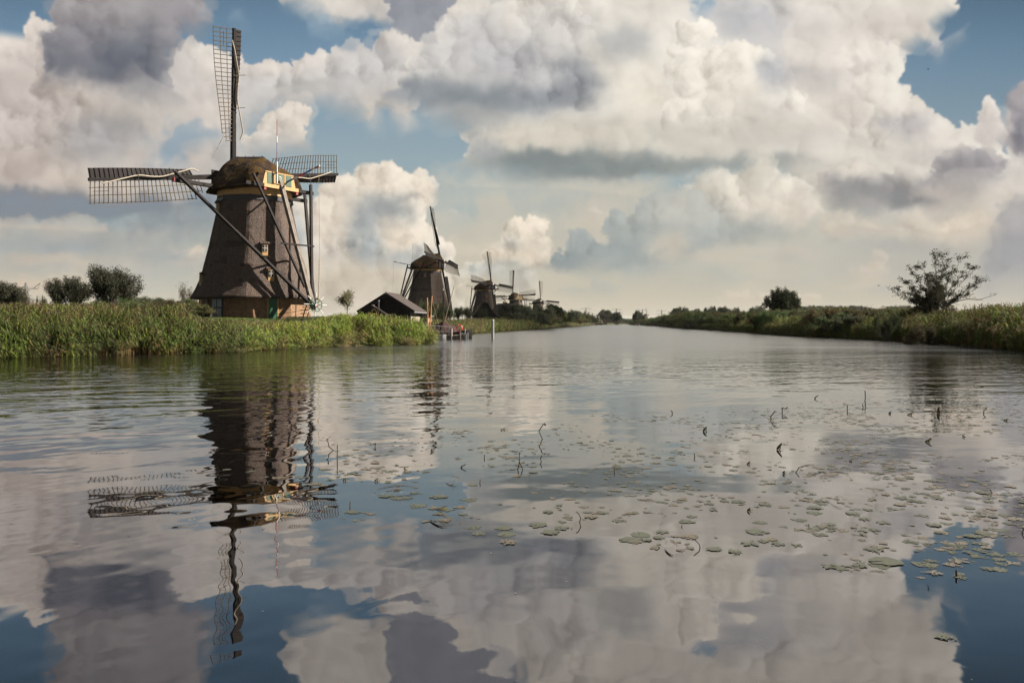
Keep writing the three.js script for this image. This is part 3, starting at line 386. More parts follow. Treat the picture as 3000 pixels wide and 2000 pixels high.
{
  const waterMat = (map, rough, roughMap) => new THREE.MeshPhysicalMaterial({ color: new THREE.Color(0.272, 0.259, 0.258), metalness: 1, roughness: rough, roughnessMap: roughMap || null, normalMap: map });
  // ripples too small to see singly, farther out: roughness
  const rough = tex(256, 1, (u, v, o) => { const x = -42 + 84 * u, z = -3 + 84 * v, l = fbm(x * 0.06 + 5, z * 0.13, 3, 92); o[0] = o[1] = o[2] = mixn(0.08, 1, sstep(20, 66, z + (l - 0.5) * 22)) * mixn(0.75 + 0.5 * l, 1, sstep(62, 76, z)); }, true);
  const sheet = (x0, x1, z0, z1, uv) => { const g = new THREE.BufferGeometry(), p = [], n = [], t = [], c = [[x0, z0], [x1, z0], [x1, z1], [x0, z1]]; for (const i of [0, 1, 2, 0, 2, 3]) { const [x, z] = c[i]; p.push(x, 0, -z); n.push(0, 1, 0); t.push(...uv(x, z)); } g.setAttribute('position', new THREE.Float32BufferAttribute(p, 3)); g.setAttribute('normal', new THREE.Float32BufferAttribute(n, 3)); g.setAttribute('uv', new THREE.Float32BufferAttribute(t, 2)); return g; };
  const near = waterMat(rippleMap(2048, -42, -3, 84, 84), 0.2, rough), far = waterMat(rippleMap(1024, 0, 0, 17, 17, true), 0.2);
  tag(mesh('water', sheet(-42, 42, -3, 81, (x, z) => [(x + 42) / 84, (z + 3) / 84]), near), null, null, null, 'structure');
  const wide = mergeGeometries([sheet(-100, 200, 81, 1030, (x, z) => [x / 17, z / 17]), sheet(-100, -42, -12, 81, (x, z) => [x / 17, z / 17]), sheet(42, 60, -12, 81, (x, z) => [x / 17, z / 17]), sheet(-42, 42, -12, -3, (x, z) => [x / 17, z / 17])]);
  tag(mesh('water', wide, far), null, null, null, 'structure');
}
// ---------------------------------------------------------------- windmills
const PROFILE = [[2.08, 6.06], [2.2, 6.02], [3.0, 5.56], [4.18, 5.08], [5.1, 4.84], [5.95, 4.62], [7.13, 4.34], [8.3, 4.07], [9.49, 3.82], [10.6, 3.62], [11.4, 3.5]];
const radiusAt = (h) => { let i = 0; while (i < PROFILE.length - 2 && h > PROFILE[i + 1][0]) i++; const [a, b] = [PROFILE[i], PROFILE[i + 1]]; return a[1] + (b[1] - a[1]) * (h - a[0]) / (b[0] - a[0]); };
const C8 = Math.cos(Math.PI / 8);
function octRing(list, dirAt, sub, rough, s) {      // eight flat sides lofted through [height, radius] rings
  const pos = [], uv = [];
  const pt = (k, j, i) => { const [h, r] = list[i], f = j / sub, a = dirAt(k), b = dirAt(k + 1), x = mixn(a.x, b.x, f) * r, z = mixn(a.z, b.z, f) * r, n = rough ? (fbm(x * 2.2 + h * 0.7 + s, z * 2.2 + h * 2.4, 3, 5) - 0.5) * rough : 0, l = Math.hypot(x, z), soft = (j === 0 || j === sub) && rough ? 0.985 : 1; return [V(x / l * (l * soft + n), h, z / l * (l * soft + n)), (f - 0.5) * r * 0.765 + k * 5.3, h]; };
  for (let k = 0; k < 8; k++) for (let i = 0; i < list.length - 1; i++) for (let j = 0; j < sub; j++) {
    const q = [pt(k, j, i), pt(k, j + 1, i), pt(k, j + 1, i + 1), pt(k, j, i + 1)];
    for (const m of [0, 1, 2, 0, 2, 3]) { pos.push(q[m][0].x, q[m][0].y, q[m][0].z); uv.push(q[m][1], q[m][2]); }
  }
  const g = new THREE.BufferGeometry(); g.setAttribute('position', new THREE.Float32BufferAttribute(pos, 3)); g.setAttribute('uv', new THREE.Float32BufferAttribute(uv, 2)); g.computeVertexNormals(); return g;
}
function capGeo(dark) {              // thatched cap like an upturned boat; x across, z towards the tail
  const rows = [], N = 22, A = 30, pos = [], uv = [];
  for (let i = 0; i <= N; i++) {
    const t = -3.5 + 7.05 * i / N, w = 3.85 * Math.sqrt(1 - Math.pow(Math.abs(t) / 4.75, 2.7)), back = sstep(1.0, 3.5, t), top = t < -2.9 ? 16.05 - (-2.9 - t) * 0.9 : t < 1.3 ? 16.05 - (t + 2.9) * 0.115 : 15.567 - (t - 1.3) * 0.79, p = mixn(1.62, 7, back * back), e = 12.42 + 0.1 * back;
    const row = [];
    for (let j = 0; j <= A; j++) { const q = -1 + 2 * j / A, s = Math.sign(q) * Math.pow(Math.abs(q), 0.75), y = e + (top - e) * (1 - Math.pow(Math.abs(s), p)), n = (fbm(s * w * 1.3 + 40, t * 1.3 + y, 4, 33) - 0.5) * 0.16; row.push(V(s * w * (1 + n * 0.4), y + n, t)); }
    rows.push(row);
  }
  const tri = (a, b, c) => { for (const v of [a, b, c]) { pos.push(v.x, v.y, v.z); } };
  let len = 0;
  if (!dark) {
    for (let i = 0; i < N; i++) for (let j = 0; j < A; j++) { tri(rows[i][j], rows[i + 1][j], rows[i + 1][j + 1]); tri(rows[i][j], rows[i + 1][j + 1], rows[i][j + 1]); }
    for (const row of [rows[0], rows[N]]) for (let j = 0; j < A; j++) { const m = V(0, row[0].y, row[0].z); tri(row[j], row[j + 1], m); }
    // the thick rolled edge of the eaves
    const rim = [...rows.map((r) => r[0]), ...rows.map((r) => r[A]).reverse()];
    for (let i = 0; i < rim.length; i++) { const a = rim[i], b = rim[(i + 1) % rim.length]; const inn = (v, k, d) => V(v.x * k, v.y - d, v.z * k); const st = [[1, 0], [1.025, 0.09], [1.01, 0.2], [0.93, 0.26], [0.8, 0.2]]; for (let m = 0; m < st.length - 1; m++) { const p = inn(a, ...st[m]), q = inn(b, ...st[m]), r = inn(b, ...st[m + 1]), u = inn(a, ...st[m + 1]); tri(p, q, r); tri(p, r, u); } }
  } else { const rim = [...rows.map((r) => r[0]), ...rows.map((r) => r[A]).reverse()]; for (let i = 0; i < rim.length; i++) { const a = rim[i], b = rim[(i + 1) % rim.length]; tri(V(0, 12.32, 0), V(a.x * 0.82, 12.3, a.z * 0.82), V(b.x * 0.82, 12.3, b.z * 0.82)); } }
  const g = new THREE.BufferGeometry(); g.setAttribute('position', new THREE.Float32BufferAttribute(pos, 3));
  const m = metreUV(g); const mm = mergeVertices((m.deleteAttribute('normal'), m), 1e-3); mm.computeVertexNormals(); return mm.toNonIndexed();
}
const CAP = capGeo(false), CAP_UNDER = capGeo(true);
const HUB_Y = 14.25, HUB_F = 3.6, L = 14;
function sailParts(fine) {           // x towards the lattice, y along the stock, z to the front of the mill
  const bars = [], twist = (r) => mixn(0.52, -0.08, sstep(2.5, 13.5, r)), wide = 2.1, edge = (r, c) => V(Math.cos(twist(r)) * c, r, -Math.sin(twist(r)) * c);
  const n = 27; for (let i = 0; i < n; i++) { const r = 3.6 + (13.86 - 3.6) * i / (n - 1); bars.push(new MB().beam(edge(r, -0.05), edge(r, wide * (i < 2 ? 0.72 + 0.12 * i : 1) + 0.05), 0.07, 0.055, V(0, 1, 0)).geo()); }
  const laths = [0.72, 1.4, 2.1].map((c, m) => { const b = new MB(), k = 10, r0 = m === 2 ? 4.3 : 3.7; for (let i = 0; i < k; i++) { const a = mixn(r0, 13.95, i / k), d = mixn(r0, 13.95, (i + 1) / k); b.beam(edge(a, c).add(V(0, 0, 0.04)), edge(d, c).add(V(0, 0, 0.04)), 0.06, 0.04, V(1, 0, 0)); } return b.geo(); });
  laths.push(new MB().beam(edge(12.25, 1.05).add(V(0, 0, 0.05)), edge(13.6, 1.05).add(V(0, 0, 0.05)), 0.05, 0.04, V(1, 0, 0)).geo());
  const stock = new MB(); for (let i = 0; i < 8; i++) { const a = 14 * i / 8, b = 14 * (i + 1) / 8, w = mixn(0.46, 0.26, (i + 0.5) / 8); stock.box(w, b - a, w * 0.95, 0, (a + b) / 2, 0); }
  const boards = []; const bt = (r) => twist(r) + 0.35;
  for (let i = 0; i < 4; i++) { const a = 4.0 + i * 2.48, b = a + 2.46, q = new MB(); const P = (r, c, d) => V(-Math.cos(bt(r)) * c, r, Math.sin(bt(r)) * c + d); for (let j = 0; j < 4; j++) { const u = mixn(a, b, j / 4), v = mixn(a, b, (j + 1) / 4); q.quad(P(u, 0.14, 0.05), P(v, 0.14, 0.05), P(v, 0.98, 0.05), P(u, 0.98, 0.05)); q.quad(P(u, 0.14, 0.0), P(u, 0.98, 0.0), P(v, 0.98, 0.0), P(v, 0.14, 0.0)); q.quad(P(u, 0.98, 0.0), P(u, 0.98, 0.05), P(v, 0.98, 0.05), P(v, 0.98, 0.0)); } boards.push(q.geo()); }
  const ribs = []; for (let i = 0; i < 24; i++) { const r = 4.1 + i * 0.42, P = (c, d) => V(-Math.cos(bt(r)) * c, r, Math.sin(bt(r)) * c + d); ribs.push(new MB().beam(P(0.12, -0.04), P(0.99, -0.04), 0.09, 0.08, V(0, 1, 0)).geo()); }
  const roll = new MB().tube([V(0.34, 12.9, -0.18), V(0.16, 12.2, -0.26), V(-0.12, 10.9, -0.3), V(-0.34, 9.7, -0.32), V(-0.22, 8.6, -0.34), V(-0.2, 7.4, -0.34), V(-0.38, 6.6, -0.34), V(-0.7, 5.2, -0.34), V(-0.86, 4.4, -0.3), V(-0.6, 3.7, -0.26)], 0.06, 60, 7).geo();
  const ties = []; for (const r of [9.75, 6.7]) ties.push(new MB().beam(V(0.2, r - 0.06, -0.26), V(-0.98, r + 0.1, -0.46), 0.06, 0.05).geo());
  return { bars, laths, stock: stock.geo(), boards, ribs, roll, ties };
}
const SAIL = sailParts();
const SAIL_FAR = { bars: mergeGeometries([...SAIL.bars, ...SAIL.laths]), boards: mergeGeometries([...SAIL.boards, ...SAIL.ribs]) };
function windmill(o) {
  const mill = thing('windmill', o.label, 'windmill', o.pos, 'thatched windmills in a row along the left bank');
  const T = V(Math.sin(o.a), 0, Math.cos(o.a)), S = V(Math.cos(o.a), 0, -Math.sin(o.a)), at3 = (t, s, h) => T.clone().multiplyScalar(t).add(S.clone().multiplyScalar(s)).add(V(0, h, 0));
  const dirAt = (k) => { const al = o.corner + k * Math.PI / 4; return V(Math.sin(al), 0, Math.cos(al)); };
  const fine = o.fine;
  // body
  mesh('thatched_body', octRing(PROFILE, dirAt, fine ? 10 : 2, fine ? 0.11 : 0, 3), M.thatch, mill);
  mesh('thatch_edge', octRing([[2.16, 5.15], [1.98, 5.2], [1.98, 5.99], [2.09, 6.05]], dirAt, 2, 0, 3), M.thatch, mill);
  mesh('brick_base', octRing([[-0.6, 5.32], [0, 5.3], [2.1, 5.14]], dirAt, 2, 0, 1), M.brick, mill);
  mesh('dark_band', octRing([[11.2, 3.52], [11.22, 3.62], [11.68, 3.55], [11.7, 3.35]], dirAt, 1, 0, 1), M.slateBlue, mill);
  { const ring = new THREE.CylinderGeometry(3.42, 3.48, 0.72, 48, 1, false); ring.translate(0, 12.03, 0); mesh('kerb_ring', metreUV(ring), M.yellow, mill); }
  // cap
  const cap = mesh('cap', CAP, M.moss, mill); cap.rotation.y = o.a;
  const under = mesh('cap_underside', CAP_UNDER, M.blackWood, cap);
  { const b = new MB(); b.beam(V(-0.2, 16.05, -2.9), V(-0.2, 15.58, 1.25), 0.42, 0.05, V(1, 0.5, 0)).beam(V(0.2, 16.05, -2.9), V(0.2, 15.58, 1.25), 0.42, 0.05, V(1, -0.5, 0)); for (let i = 0; i < 4; i++) b.box(0.06, 0.14, 0.06, 0, 16.14 - i * 0.13, -2.7 + i * 1.25); b.build('ridge_board', M.darkWood, cap); }
  new MB().box(4.6, 2.1, 0.16, 0, 13.55, -3.56).build('front_boarding', M.darkWood, cap);
  const gz = 3.56, gs = new THREE.Shape(); gs.moveTo(-1.98, 12.42); gs.lineTo(1.98, 12.42); gs.lineTo(1.62, 13.82); gs.lineTo(-1.62, 13.82); gs.closePath(); const gg = new THREE.ExtrudeGeometry(gs, { depth: 0.08, bevelEnabled: false }); gg.translate(0, 0, gz - 0.04); const gable = mesh('gable', metreUV(gg), M.yellow, cap);
  if (fine) {
    const shape = [[-1.08, 0.66], [0, 0.86], [1.08, 0.66]];
    shape.forEach(([x, w], i) => { const d = new MB().box(w, 1.0, 0.04, x, 13.22, gz + 0.06).build('hatch', M.green, cap); for (let k = 1; k < 5; k++) new MB().box(0.02, 0.96, 0.02, x - w / 2 + w * k / 5, 13.22, gz + 0.085).build('batten', M.green, d); if (i === 1) { new MB().box(0.24, 0.34, 0.03, x + 0.02, 13.34, gz + 0.1).build('window_frame', M.white, d); new MB().box(0.14, 0.22, 0.02, x + 0.02, 13.34, gz + 0.115).build('pane', M.glass, d); } });
    new MB().box(3.3, 0.1, 0.12, 0, 13.8, gz + 0.03).build('gable_head', M.yellow, cap);
    for (const x of [-0.6, 0.6]) new MB().box(0.16, 1.2, 0.06, x, 13.15, gz + 0.07).build('gable_post', M.yellow, cap);
  } else for (const x of [-1.15, 0, 1.15]) new MB().box(0.85, 0.9, 0.05, x, 13.2, gz + 0.05).build('hatch', M.green, cap);
  // cross beams at cap height
  new MB().beam(V(-7.7, 12.62, -1.5), V(7.7, 12.62, -1.5), 0.34, 0.36).build('long_beam', M.darkWood, cap);
  const short = new MB().beam(V(-3.95, 12.44, gz + 0.16), V(3.95, 12.44, gz + 0.16), 0.32, 0.34).build('short_beam', M.darkWood, cap);
  new MB().box(4.02, 0.33, 0.04, 0, 12.45, gz + 0.355).build('beam_face', M.yellow, short);
  for (const x of [-7.72, 7.72]) new MB().box(0.06, 0.4, 0.4, x, 12.62, -1.5).build('beam_end', M.darkRed, cap);
  for (const x of [-1.85, 1.9]) new MB().box(0.26, 0.22, 0.4, x, 12.16, gz + 0.1).build('beam_foot', M.darkRed, cap);
  // tail pole and braces
  const footL = at3(8.05, -0.25, 1.5), footR = at3(8.05, 0.25, 1.5);
  new MB().beam(at3(3.7, 0, 13.1), at3(8.3, 0, 0.95), 0.4, 0.36, S).build('tail_pole', M.greyWood, mill);
  new MB().beam(at3(-1.5, -7.5, 13.35), footL, 0.27, 0.24, S).build('long_brace', M.darkWood, mill);
  new MB().beam(at3(-1.5, 7.5, 13.35), footR, 0.27, 0.24, S).build('long_brace', M.darkWood, mill);
  new MB().beam(at3(3.95, -3.25, 13.3), at3(7.4, -0.24, 3.0), 0.2, 0.2, S).build('short_brace', M.darkWood, mill);
  new MB().beam(at3(3.95, 3.5, 13.2), at3(7.8, 0.24, 2.1), 0.25, 0.24, S).build('short_brace', M.darkWood, mill);
  new MB().beam(at3(6.2, -1.9, 6.95), at3(6.25, 1.85, 6.95), 0.14, 0.16).build('tie_beam', M.darkWood, mill);
  if (fine) {
    new MB().beam(at3(7.75, -0.26, 2.55), at3(7.75, 0.26, 2.55), 0.08, 0.5, S).build('iron_band', M.iron, mill);
    // winch wheel with eight handles
    const c = at3(8.55, 0, 1.38), ax = T.clone().multiplyScalar(0.94).add(S.clone().multiplyScalar(-0.34)).normalize(), ux = UPV.clone().cross(ax).normalize(), uy = ax.clone().cross(ux);
    const wheel = new MB().rod(c.clone().addScaledVector(ax, -0.5), c.clone().addScaledVector(ax, 0.16), 0.11, 0.11, 12).build('winch_wheel', M.doorGreen, mill);
    const rim = new THREE.TorusGeometry(0.62, 0.035, 8, 40); rim.applyMatrix4(new THREE.Matrix4().makeBasis(ux, uy, ax).setPosition(c)); mesh('rim', metreUV(rim), M.green, wheel);
    const rim2 = new THREE.TorusGeometry(0.24, 0.03, 8, 24); rim2.applyMatrix4(new THREE.Matrix4().makeBasis(ux, uy, ax).setPosition(c)); mesh('inner_rim', metreUV(rim2), M.green, wheel);
    for (let i = 0; i < 8; i++) { const an = 0.05 + i * Math.PI / 4, d = ux.clone().multiplyScalar(Math.sin(an)).addScaledVector(uy, Math.cos(an)), at2 = (r) => c.clone().addScaledVector(d, r); const sp = new MB().rod(at2(0.1), at2(0.64), 0.045, 0.042).build('spoke', M.doorGreen, wheel); new MB().rod(at2(0.64), at2(1.1), 0.045, 0.032).build('handle', M.white, sp); }
    const hubs = [M.red, M.white, M.blue, M.white]; hubs.forEach((m, i) => { const g = new THREE.CylinderGeometry(0.13, 0.13, 0.06, 8, 1, false, i * Math.PI / 2, Math.PI / 2); g.rotateX(Math.PI / 2); g.applyMatrix4(new THREE.Matrix4().makeBasis(ux, uy, ax).setPosition(c.clone().addScaledVector(ax, 0.19))); mesh('hub_quarter', metreUV(g), m, wheel); });
    // steps up the tail
    const st = at3(7.3, -0.55, -0.15), up = at3(8.0, -0.45, 1.6), stair = new MB().beam(st, up, 0.06, 0.2).beam(st.clone().addScaledVector(S, 0.5), up.clone().addScaledVector(S, 0.5), 0.06, 0.2).build('stair', M.iron, mill);
    for (let i = 0; i < 6; i++) { const p = st.clone().lerp(up, (i + 0.5) / 6).addScaledVector(S, 0.2).addScaledVector(T, -0.08); new MB().beam(p.clone().addScaledVector(S, -0.5), p.clone().addScaledVector(S, 0.35), 0.06, 0.26, UPV).build('step', M.iron, stair); }
    new MB().beam(at3(6.9, -0.9, -0.3), at3(6.95, -0.86, 2.35), 0.07, 0.07).build('anchor_post', M.galv, mill);
    new MB().tube([at3(8.3, -0.1, 1.1), at3(7.0, -0.9, 0.75), at3(5.2, -2.0, 0.5), at3(4.6, -2.6, 0.35)], 0.02, 20, 5).build('chain', M.iron, mill);
    for (const [a, b, r, m] of [[12.75, 14.8, 0.065, 'white'], [14.8, 15.75, 0.045, 'darkRed'], [15.75, 16.6, 0.042, 'blue'], [16.6, 17.2, 0.04, 'white'], [17.2, 18.75, 0.036, 'darkRed']]) new MB().rod(V(-0.6, a, gz + 0.42), V(-0.6, b, gz + 0.42), r, r * 0.94, 10).build('flagpole_' + (m === 'darkRed' ? 'tip' : 'band'), M[m], cap);
    new MB().beam(V(-0.6, 13.75, gz), V(-0.6, 13.75, gz + 0.5), 0.12, 0.08).build('flagpole_bracket', M.yellow, cap); new MB().beam(V(-0.95, 12.72, gz + 0.3), V(-0.2, 12.72, gz + 0.3), 0.05, 0.3).build('flagpole_bracket', M.yellow, cap);
    const a = V(0.95, 13.2, gz + 0.1), b = V(1.0, 14.2, gz + 4.3), cols = ['blue', 'blue', 'white', 'red', 'red', 'blue', 'blue', 'white', 'red'], lab = 'brake_lever_band';
    for (let i = 0; i < 9; i++) new MB().rod(a.clone().lerp(b, i / 9), a.clone().lerp(b, (i + 1) / 9), 0.085, 0.082, 10).build(lab, M[cols[i]], cap);
    new MB().rod(b, b.clone().lerp(a, -0.03), 0.085, 0.05, 10).build('brake_lever_tip', M.white, cap);
    mesh('brake_rope', new MB().tube([b.clone(), V(1.0, 8, gz + 4.4), V(0.9, 4, gz + 4.55), V(0.55, 1.5, gz + 4.8)], 0.018, 30, 5).geo(), M.rope, cap);
    mesh('brake_rope', new MB().tube([V(0.9, 5.6, gz + 4.5), V(0.75, 3, gz + 4.62), V(0.5, 1.3, gz + 4.8)], 0.045, 12, 6).geo(), M.rope, cap);
    mesh('halyard', new MB().tube([V(-0.48, 18.6, gz + 0.42), V(-0.36, 16, gz + 0.5), V(-0.4, 13, gz + 0.5)], 0.01, 12, 4).geo(), M.rope, cap);
  } else {
    new MB().rod(V(-0.6, 12.8, gz + 0.4), V(-0.6, 18.6, gz + 0.4), 0.06, 0.045).build('flagpole', M.white, cap);
    const a = V(0.95, 13.2, gz + 0.1), b = V(1.0, 14.2, gz + 4.9); ['blue', 'white', 'red', 'blue', 'white', 'darkRed'].forEach((m, i) => new MB().rod(a.clone().lerp(b, i / 6), a.clone().lerp(b, (i + 1) / 6), 0.085, 0.085, 6).build('brake_lever_band', M[m], cap));
    new MB().rod(b, V(1.0, 1.6, gz + 5.2), 0.02, 0.02, 4).build('brake_rope', M.rope, cap);
  }
  // windows and doors
  const face = (k, off, h, out = 0) => { const mid = o.corner + (k + 0.5) * Math.PI / 4, n = V(Math.sin(mid), 0, Math.cos(mid)), tn = V(Math.cos(mid), 0, -Math.sin(mid)); return { p: n.clone().multiplyScalar((h < 2.05 ? mixn(5.3, 5.14, h / 2.1) : radiusAt(h)) * C8 + out).addScaledVector(tn, off).add(V(0, h, 0)), n, tn }; };
  const slab = (k, off, h, w, ht, d, out, name, mat, parent, lean = 0) => { const f = face(k, off, h, out), b = new MB(), g = chamferBox(w, ht, d), up = UPV.clone().addScaledVector(f.n, -lean).normalize(), nn = f.tn.clone().cross(up).normalize(); b.add(g, new THREE.Matrix4().makeBasis(f.tn, up, nn).setPosition(f.p)); return b.build(name, mat, parent); };
  const win = (k, off, h) => { const w = slab(k, off, h, 0.56, 1.05, 0.2, 0.1, 'window', M.yellow, mill); slab(k, off - 0.02, h + 0.16, 0.42, 0.58, 0.05, 0.26, 'pane', M.glass, w); slab(k, off - 0.02, h + 0.16, 0.035, 0.58, 0.03, 0.29, 'glazing_bar', M.white, w); slab(k, off - 0.02, h + 0.16, 0.42, 0.035, 0.03, 0.292, 'glazing_bar', M.white, w); slab(k, off, h + 0.62, 0.9, 0.2, 0.4, 0.2, 'thatch_hood', M.thatch, w, 0.3); };
  const F = o.frontFace;
  for (const [k, off, h] of o.windows) win(k, off, h);
  if (fine) {
    const d = slab(F, 0.29, 1.03, 0.8, 2.02, 0.08, 0.03, 'door', M.doorGreen, mill);
    for (let i = 0; i < 6; i++) slab(F, 0.29 - 0.335 + i * 0.134, 1.03, 0.126, 2.0, 0.03, 0.08, 'plank', M.doorGreen, d);
    for (const x of [-0.47, 0.47]) slab(F, 0.29 + x, 1.03, 0.13, 2.06, 0.14, 0.06, 'door_frame', M.yellow, mill);
    const sh = slab(F - 1, -1.02, 1.12, 1.2, 1.9, 0.12, 0.04, 'shuttered_window', M.iron, mill);
    for (const [x, y, hh] of [[-0.27, 0.42, 0.74], [0.27, 0.42, 0.74], [-0.27, -0.5, 0.86], [0.27, -0.5, 0.86]]) slab(F - 1, -1.02 + x, 1.12 + y, 0.46, hh, 0.05, 0.115, 'shutter', M.shutter, sh);
    const yd = slab(F - 2, -0.45, 1.05, 0.75, 2.0, 0.1, 0.04, 'yellow_door', M.ochre, mill); slab(F - 2, -0.45, 1.9, 0.55, 0.2, 0.05, 0.1, 'lintel', M.yellow, yd);
    slab(F - 2, 1.15, 1.0, 1.75, 2.0, 0.08, 0.03, 'weather_boarding', M.board, mill);
    slab(F - 2, -1.5, 0.6, 0.9, 1.2, 0.08, 0.03, 'weather_boarding', M.board, mill);
    slab(F, -1.35, 1.25, 0.26, 0.08, 0.03, 0.02, 'vent_slot', M.iron, mill);
  } else slab(F, 0.3, 1.0, 0.9, 2.0, 0.1, 0.04, 'door', M.doorGreen, mill);
  // windshaft and sails
  const tau = o.tilt, U = V(0, Math.cos(tau), 0).addScaledVector(T, Math.sin(tau)), N = T.clone().multiplyScalar(Math.cos(tau)).add(V(0, -Math.sin(tau), 0));
  const hr = S.clone().multiplyScalar(Math.cos(o.phi)).addScaledVector(U, Math.sin(o.phi)), ur = U.clone().multiplyScalar(Math.cos(o.phi)).addScaledVector(S, -Math.sin(o.phi)), hub = at3(-HUB_F, 0, HUB_Y);
  new MB().rod(hub.clone().addScaledVector(N, 2.6), hub.clone().addScaledVector(N, -0.5), 0.36, 0.34, 12).build('windshaft', M.iron, mill);
  const poll = new MB().beam(hub.clone().addScaledVector(N, -0.5), hub.clone().addScaledVector(N, -0.75), 0.62, 0.62, U).build('poll_end', M.white, mill); new MB().beam(hub.clone().addScaledVector(N, -0.48), hub.clone().addScaledVector(N, -0.52), 0.8, 0.8, U).build('poll_ring', M.red, poll);
  const arms = [[ur, hr.clone().negate(), 0.2], [hr.clone().negate(), ur.clone().negate(), -0.2], [ur.clone().negate(), hr, 0.2], [hr, ur, -0.2]];
  for (const [r, c, off] of arms) {
    const sail = mesh('sail', SAIL.stock, o.fine ? M.darkWood : M.darkWood, mill); sail.matrixAutoUpdate = false;
    sail.matrix.makeBasis(c, r, c.clone().cross(r)).setPosition(hub.clone().addScaledVector(N, off)); sail.matrix.decompose(sail.position, sail.quaternion, sail.scale); sail.matrixAutoUpdate = true;
    if (fine) {
      SAIL.bars.forEach((g) => mesh('lattice_bar', g, M.lath, sail)); SAIL.laths.forEach((g) => mesh('lattice_lath', g, M.lath, sail));
      SAIL.boards.forEach((g) => mesh('wind_board', g, M.darkWood, sail)); SAIL.ribs.forEach((g) => mesh('board_rib', g, M.darkWood, sail)); SAIL.ties.forEach((g) => mesh('tie', g, M.iron, sail));
    } else { mesh('lattice', SAIL_FAR.bars, M.lath, sail); mesh('wind_boards', SAIL_FAR.boards, M.darkWood, sail); }
    mesh('rolled_sailcloth', SAIL.roll, M.cloth, sail);
  }
  if (fine) mesh('guy_rope', new MB().tube([hub.clone().addScaledVector(ur, 4.6).addScaledVector(hr, -0.6), hub.clone().addScaledVector(ur, 1.8).addScaledVector(hr, -2.2)], 0.02, 8, 5).geo(), M.rope, mill);
  return mill;
}
const deg = Math.PI / 180, lookBack = (p) => Math.atan2(-p.x, -p.z);     // the bearing from a thing back to the eye
const spots = [
  { hub: [531.6, 404.1, 79.2], a: 55.7, tilt: 14.2, phi: 9.7, fine: true, base: 1.95, cornerDeg: -7.4, windows: [[0, -0.28, 6.45], [0, 0.13, 4.1], [-2, 0, 10.5], [-2, 0, 3.7]], label: 'largest thatched windmill at left, seen from its tail, with yellow gable and winch wheel' },
  { hub: [1014.1, 599, 195.9], a: -101, tilt: 12.5, phi: 4.1, cornerDeg: 12, windows: [[-1, 0, 10.7], [0, -0.8, 2.9]], label: 'second windmill behind the black shed, its sails seen almost edge-on' },
  { hub: [1129.9, 653.4, 322.2], a: -124.8, tilt: 12.5, phi: 5.1, cornerDeg: 30, windows: [[-1, 0.2, 9.5], [-2, 0, 5]], label: 'third windmill, front to the water, behind the small thatched roof' },
  { hub: [1177.6, 679.6, 424], a: 27, tilt: 12.5, phi: 6, cornerDeg: -20, windows: [[0, -0.6, 8.6]], label: 'fourth windmill showing its yellow tail gable over the willows' },
  { hub: [1241.8, 691.2, 529.8], a: 206.2, tilt: 12.5, phi: 4.9, cornerDeg: 10, windows: [], label: 'fifth windmill, smallest and farthest of the row, rising from the bushes' },
  { hub: [1486.5, 722.5, 1560], a: -112, tilt: 11, phi: 4, cornerDeg: 10, windows: [], label: 'tiny far windmill whose sail stands over the bush beyond the right bank', far: true },
];
for (const s of spots) {
  const a = s.a * deg, h = at(...s.hub), T = V(Math.sin(a), 0, Math.cos(a)), pos = h.clone().addScaledVector(T, HUB_F).add(V(0, -HUB_Y, 0));
  if (s.base) pos.y = s.base;
  windmill({ pos, a, tilt: s.tilt * deg, phi: s.phi * deg, fine: s.fine, corner: lookBack(pos) + s.cornerDeg * deg, frontFace: 0, windows: s.windows, label: s.label });
}
